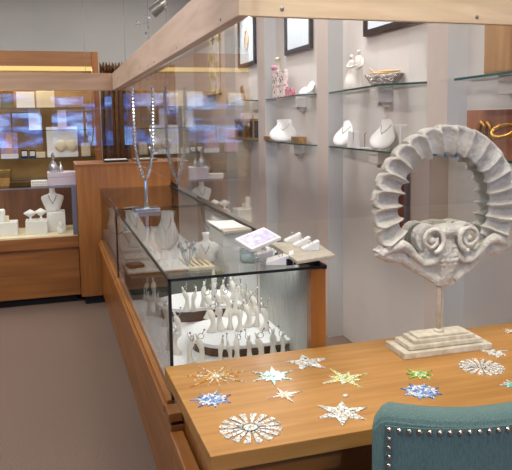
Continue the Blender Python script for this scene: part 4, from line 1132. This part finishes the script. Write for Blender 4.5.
# ================================================================== TEAL CHAIR
# barrel back seen from behind: rounded rectangle following an arc
ccx, ccy, crd, hang = 1.10, 1.90, .60, .64   # arc centre, radius, half angle
t = thing('upholstered_chair', 'teal upholstered chair with a row of pewter nailheads', 'chair', (ccx, 1.6, 0))
def arc(s, r, z): return (ccx + r * math.sin(s), ccy - r * math.cos(s), z)
ztop = .940
sec_n = 24; vs = []; nseg = 40
def section(s):
    e = abs(s) / hang
    zt_ = ztop + .012 * e ** 2 - (.035 * max(0, (e - .9) / .1) ** 2)
    th = .085 if e < .93 else .085 * (1 - .25 * (e - .93) / .07)
    o = [(crd, .30)]
    o += [(crd + .004, z) for z in (.42, .55, .68)]
    o += [(crd + .003, zt_ - .026)]
    for k in range(9):
        a = PI * k / 8; o.append((crd - th / 2 + th / 2 * math.cos(a), zt_ - .024 + .024 * math.sin(a)))
    o += [(crd - th, zt_ - .05), (crd - th - .012, .68), (crd - th - .018, .55), (crd - th - .008, .42), (crd - th, .30)]
    return o
L = len(section(0))
for i in range(nseg + 1):
    s = -hang + 2 * hang * i / nseg
    for r, z in section(s): vs.append(arc(s, r, z))
fs = [(i * L + k, i * L + (k + 1) % L, (i + 1) * L + (k + 1) % L, (i + 1) * L + k) for i in range(nseg) for k in range(L)]
fs += [tuple(range(L - 1, -1, -1)), tuple(nseg * L + k for k in range(L))]
part('backrest', MB().add(vs, fs), 'teal', t, bevel=.012, smooth=True)
# flat inset outside panel held by the nails
vs = []; fs = []
ns = 30; sa = hang - .055
zs = [.30, .45, .6, .75, .914]
for i in range(ns + 1):
    s = -sa + 2 * sa * i / ns
    for z in zs: vs.append(arc(s, crd + .007, z))
    for z in zs: vs.append(arc(s, crd + .003, z))
k5 = len(zs); W_ = 2 * k5
for i in range(ns):
    for k in range(k5 - 1):
        fs.append((i * W_ + k, (i + 1) * W_ + k, (i + 1) * W_ + k + 1, i * W_ + k + 1))
    fs.append((i * W_ + k5 - 1, (i + 1) * W_ + k5 - 1, (i + 1) * W_ + 2 * k5 - 1, i * W_ + 2 * k5 - 1))
part('outside_panel', MB().add(vs, fs), 'teal', t, smooth=False)
def nail(s, z):
    p = Vector(arc(s, crd + .008, z)); n = Vector((math.sin(s), -math.cos(s), 0))
    part('nailhead', MB().blob(p, (.0078, .0078, .0078), 12, 7), 'nail', t, smooth=True)
n = 29
for i in range(n): nail(-sa + .016 + (2 * sa - .032) * i / (n - 1), .905)
for i in range(1, 17):
    nail(-sa + .016, .905 - i * .0235); nail(sa - .016, .905 - i * .0235)
part('seat', MB().add([(ccx + .27 * sx * (1 if y_ < 1.6 else 1.08), y_, z) for z in (.38, .49) for sx, y_ in ((-1, 1.42), (1, 1.42), (1, 1.69), (-1, 1.69))], [(3, 2, 1, 0), (4, 5, 6, 7), (0, 1, 5, 4), (1, 2, 6, 5), (2, 3, 7, 6), (3, 0, 4, 7)]), 'teal', t, bevel=.03)
for sx, y_ in ((-1, 1.40), (1, 1.40), (-1, 1.66), (1, 1.66)):
    part('leg', MB().hull4(quad(ccx + sx * .22, y_, .03, .03, 0), quad(ccx + sx * .22, y_, .045, .045, 0), 0, .379), 'darkwood', t)

# ================================================================== THINGS BEHIND THE CAMERA SEEN IN THE MIRRORS
t = thing('tall_wardrobe', 'brown wooden cabinet by right wall showing only in the mirror', 'cabinet', (1.9, .8, 0))
part('body', MB().box(RX - .2, RX - .003, .62, 1.02, 0, 2.3), 'redwood', t)

# ================================================================== LIGHTS
def area(loc, rot, sx, sy, power, col=(1, 1, 1), spread=PI):
    l = bpy.data.lights.new('area_light', 'AREA'); l.shape = 'RECTANGLE'; l.size = sx; l.size_y = sy; l.energy = power; l.color = col; l.spread = spread
    o = bpy.data.objects.new('area_light', l); COL.objects.link(o); o.location = loc; o.rotation_euler = rot; return o
def spot(loc, target, power, col=(1, .93, .84), size=1.0, blend=.6, rad=.04):
    l = bpy.data.lights.new('spot_light', 'SPOT'); l.energy = power; l.color = col; l.spot_size = size; l.spot_blend = blend; l.shadow_soft_size = rad
    o = bpy.data.objects.new('spot_light', l); COL.objects.link(o); o.location = loc
    o.rotation_euler = (Vector(target) - Vector(loc)).to_track_quat('-Z', 'Y').to_euler(); return o
# unseen fill lights added under the ceiling, the last one behind the camera
for x, y, e in ((-1.2, 1.2, 62), (-1.2, 4.2, 54), (1.4, 4.4, 34), (1.2, 1.4, 34), (-1.2, 7.0, 44), (1.2, 7.4, 30), (.7, -1.3, 70)):
    area((x, y, CZ - .02), (0, 0, 0), .9, .9, e, (1, .95, .89))
# track spots on the desk, the mirror, the header and the counters
spot((1.0, .9, 3.5), (1.0, 2.1, .74), 70, size=.75)
spot((.3, 1.6, 3.5), (1.5, 2.3, 1.3), 45, size=.55)
spot((-.9, 2.4, 3.5), (.6, 3.6, 2.1), 70, (1, .93, .9), size=1.1)
spot((-.8, 4.8, 3.5), (.7, 5.2, 1.0), 12, size=.9)
spot((-.6, 4.8, 3.5), (0, 6.2, .8), 30, size=.8)
# niche downlights
for y in (6.9, 5.4, 3.85, 2.4):
    spot((RX - .16, y, 3.2), (RX + .11, y, 2.25), 62, (.93, .97, 1), size=.9, rad=.03)
# lamp strip in the wall cabinet and the counter case lights
area((-.9, WY + .10, vb - .03), (math.radians(-12), 0, 0), 3.0, .04, 15, (1, .84, .58))
area((X1 - .05, (Y0c + YS) / 2, CT - .027), (0, math.radians(28), 0), .02, 1.7, 3.0, (.97, .98, 1))
area((X1 - .05, (YS + Y1c) / 2, CT - .027), (0, math.radians(28), 0), .02, 1.4, 1.6, (1, .97, .93))
area((-.9, LY0 + .05, 1.08), (math.radians(20), 0, 0), 2.4, .03, 2.5, (1, .95, .88))

# world: bright street outside the shop windows
wd = bpy.data.worlds.new('world'); sc.world = wd; wd.use_nodes = True
nt = wd.node_tree; nt.nodes.clear()
o = nt.nodes.new('ShaderNodeOutputWorld'); bg = nt.nodes.new('ShaderNodeBackground')
tc = nt.nodes.new('ShaderNodeTexCoord'); mp = nt.nodes.new('ShaderNodeMapping'); mp.inputs['Scale'].default_value = (9, 9, 30)
nz = nt.nodes.new('ShaderNodeTexNoise'); nz.inputs['Scale'].default_value = 2.2; nz.inputs['Detail'].default_value = 3
cr = nt.nodes.new('ShaderNodeValToRGB'); cr.color_ramp.elements[0].color = (.02, .026, .038, 1); cr.color_ramp.elements[0].position = .46
cr.color_ramp.elements[1].color = (.20, .48, 1, 1); cr.color_ramp.elements[1].position = .64
e = cr.color_ramp.elements.new(.545); e.color = (.03, .12, .50, 1)
nt.links.new(tc.outputs['Generated'], mp.inputs[0]); nt.links.new(mp.outputs[0], nz.inputs['Vector']); nt.links.new(nz.outputs['Fac'], cr.inputs[0])
nt.links.new(cr.outputs[0], bg.inputs[0]); bg.inputs[1].default_value = 10; nt.links.new(bg.outputs[0], o.inputs[0])

# ================================================================== CAMERA
cam = bpy.data.cameras.new('camera'); co = bpy.data.objects.new('camera', cam); COL.objects.link(co)
co.matrix_world = Matrix.Translation(CAM) @ R.to_4x4()
cam.sensor_fit = 'HORIZONTAL'; cam.sensor_width = 36; cam.lens = F / 512 * 36
cam.shift_x = 0; cam.shift_y = -(235 - PPY) / 512
cam.clip_start = .02; cam.clip_end = 60
sc.camera = co
sc.view_settings.view_transform = 'Standard'; sc.view_settings.look = 'None'; sc.view_settings.gamma = 1; sc.view_settings.exposure = -.12
sc.cycles.use_denoising = True
sc.cycles.transparent_max_bounces = 40; sc.cycles.max_bounces = 14; sc.cycles.glossy_bounces = 8; sc.cycles.transmission_bounces = 12
sc.cycles.sample_clamp_indirect = 6
bpy.context.view_layer.update()
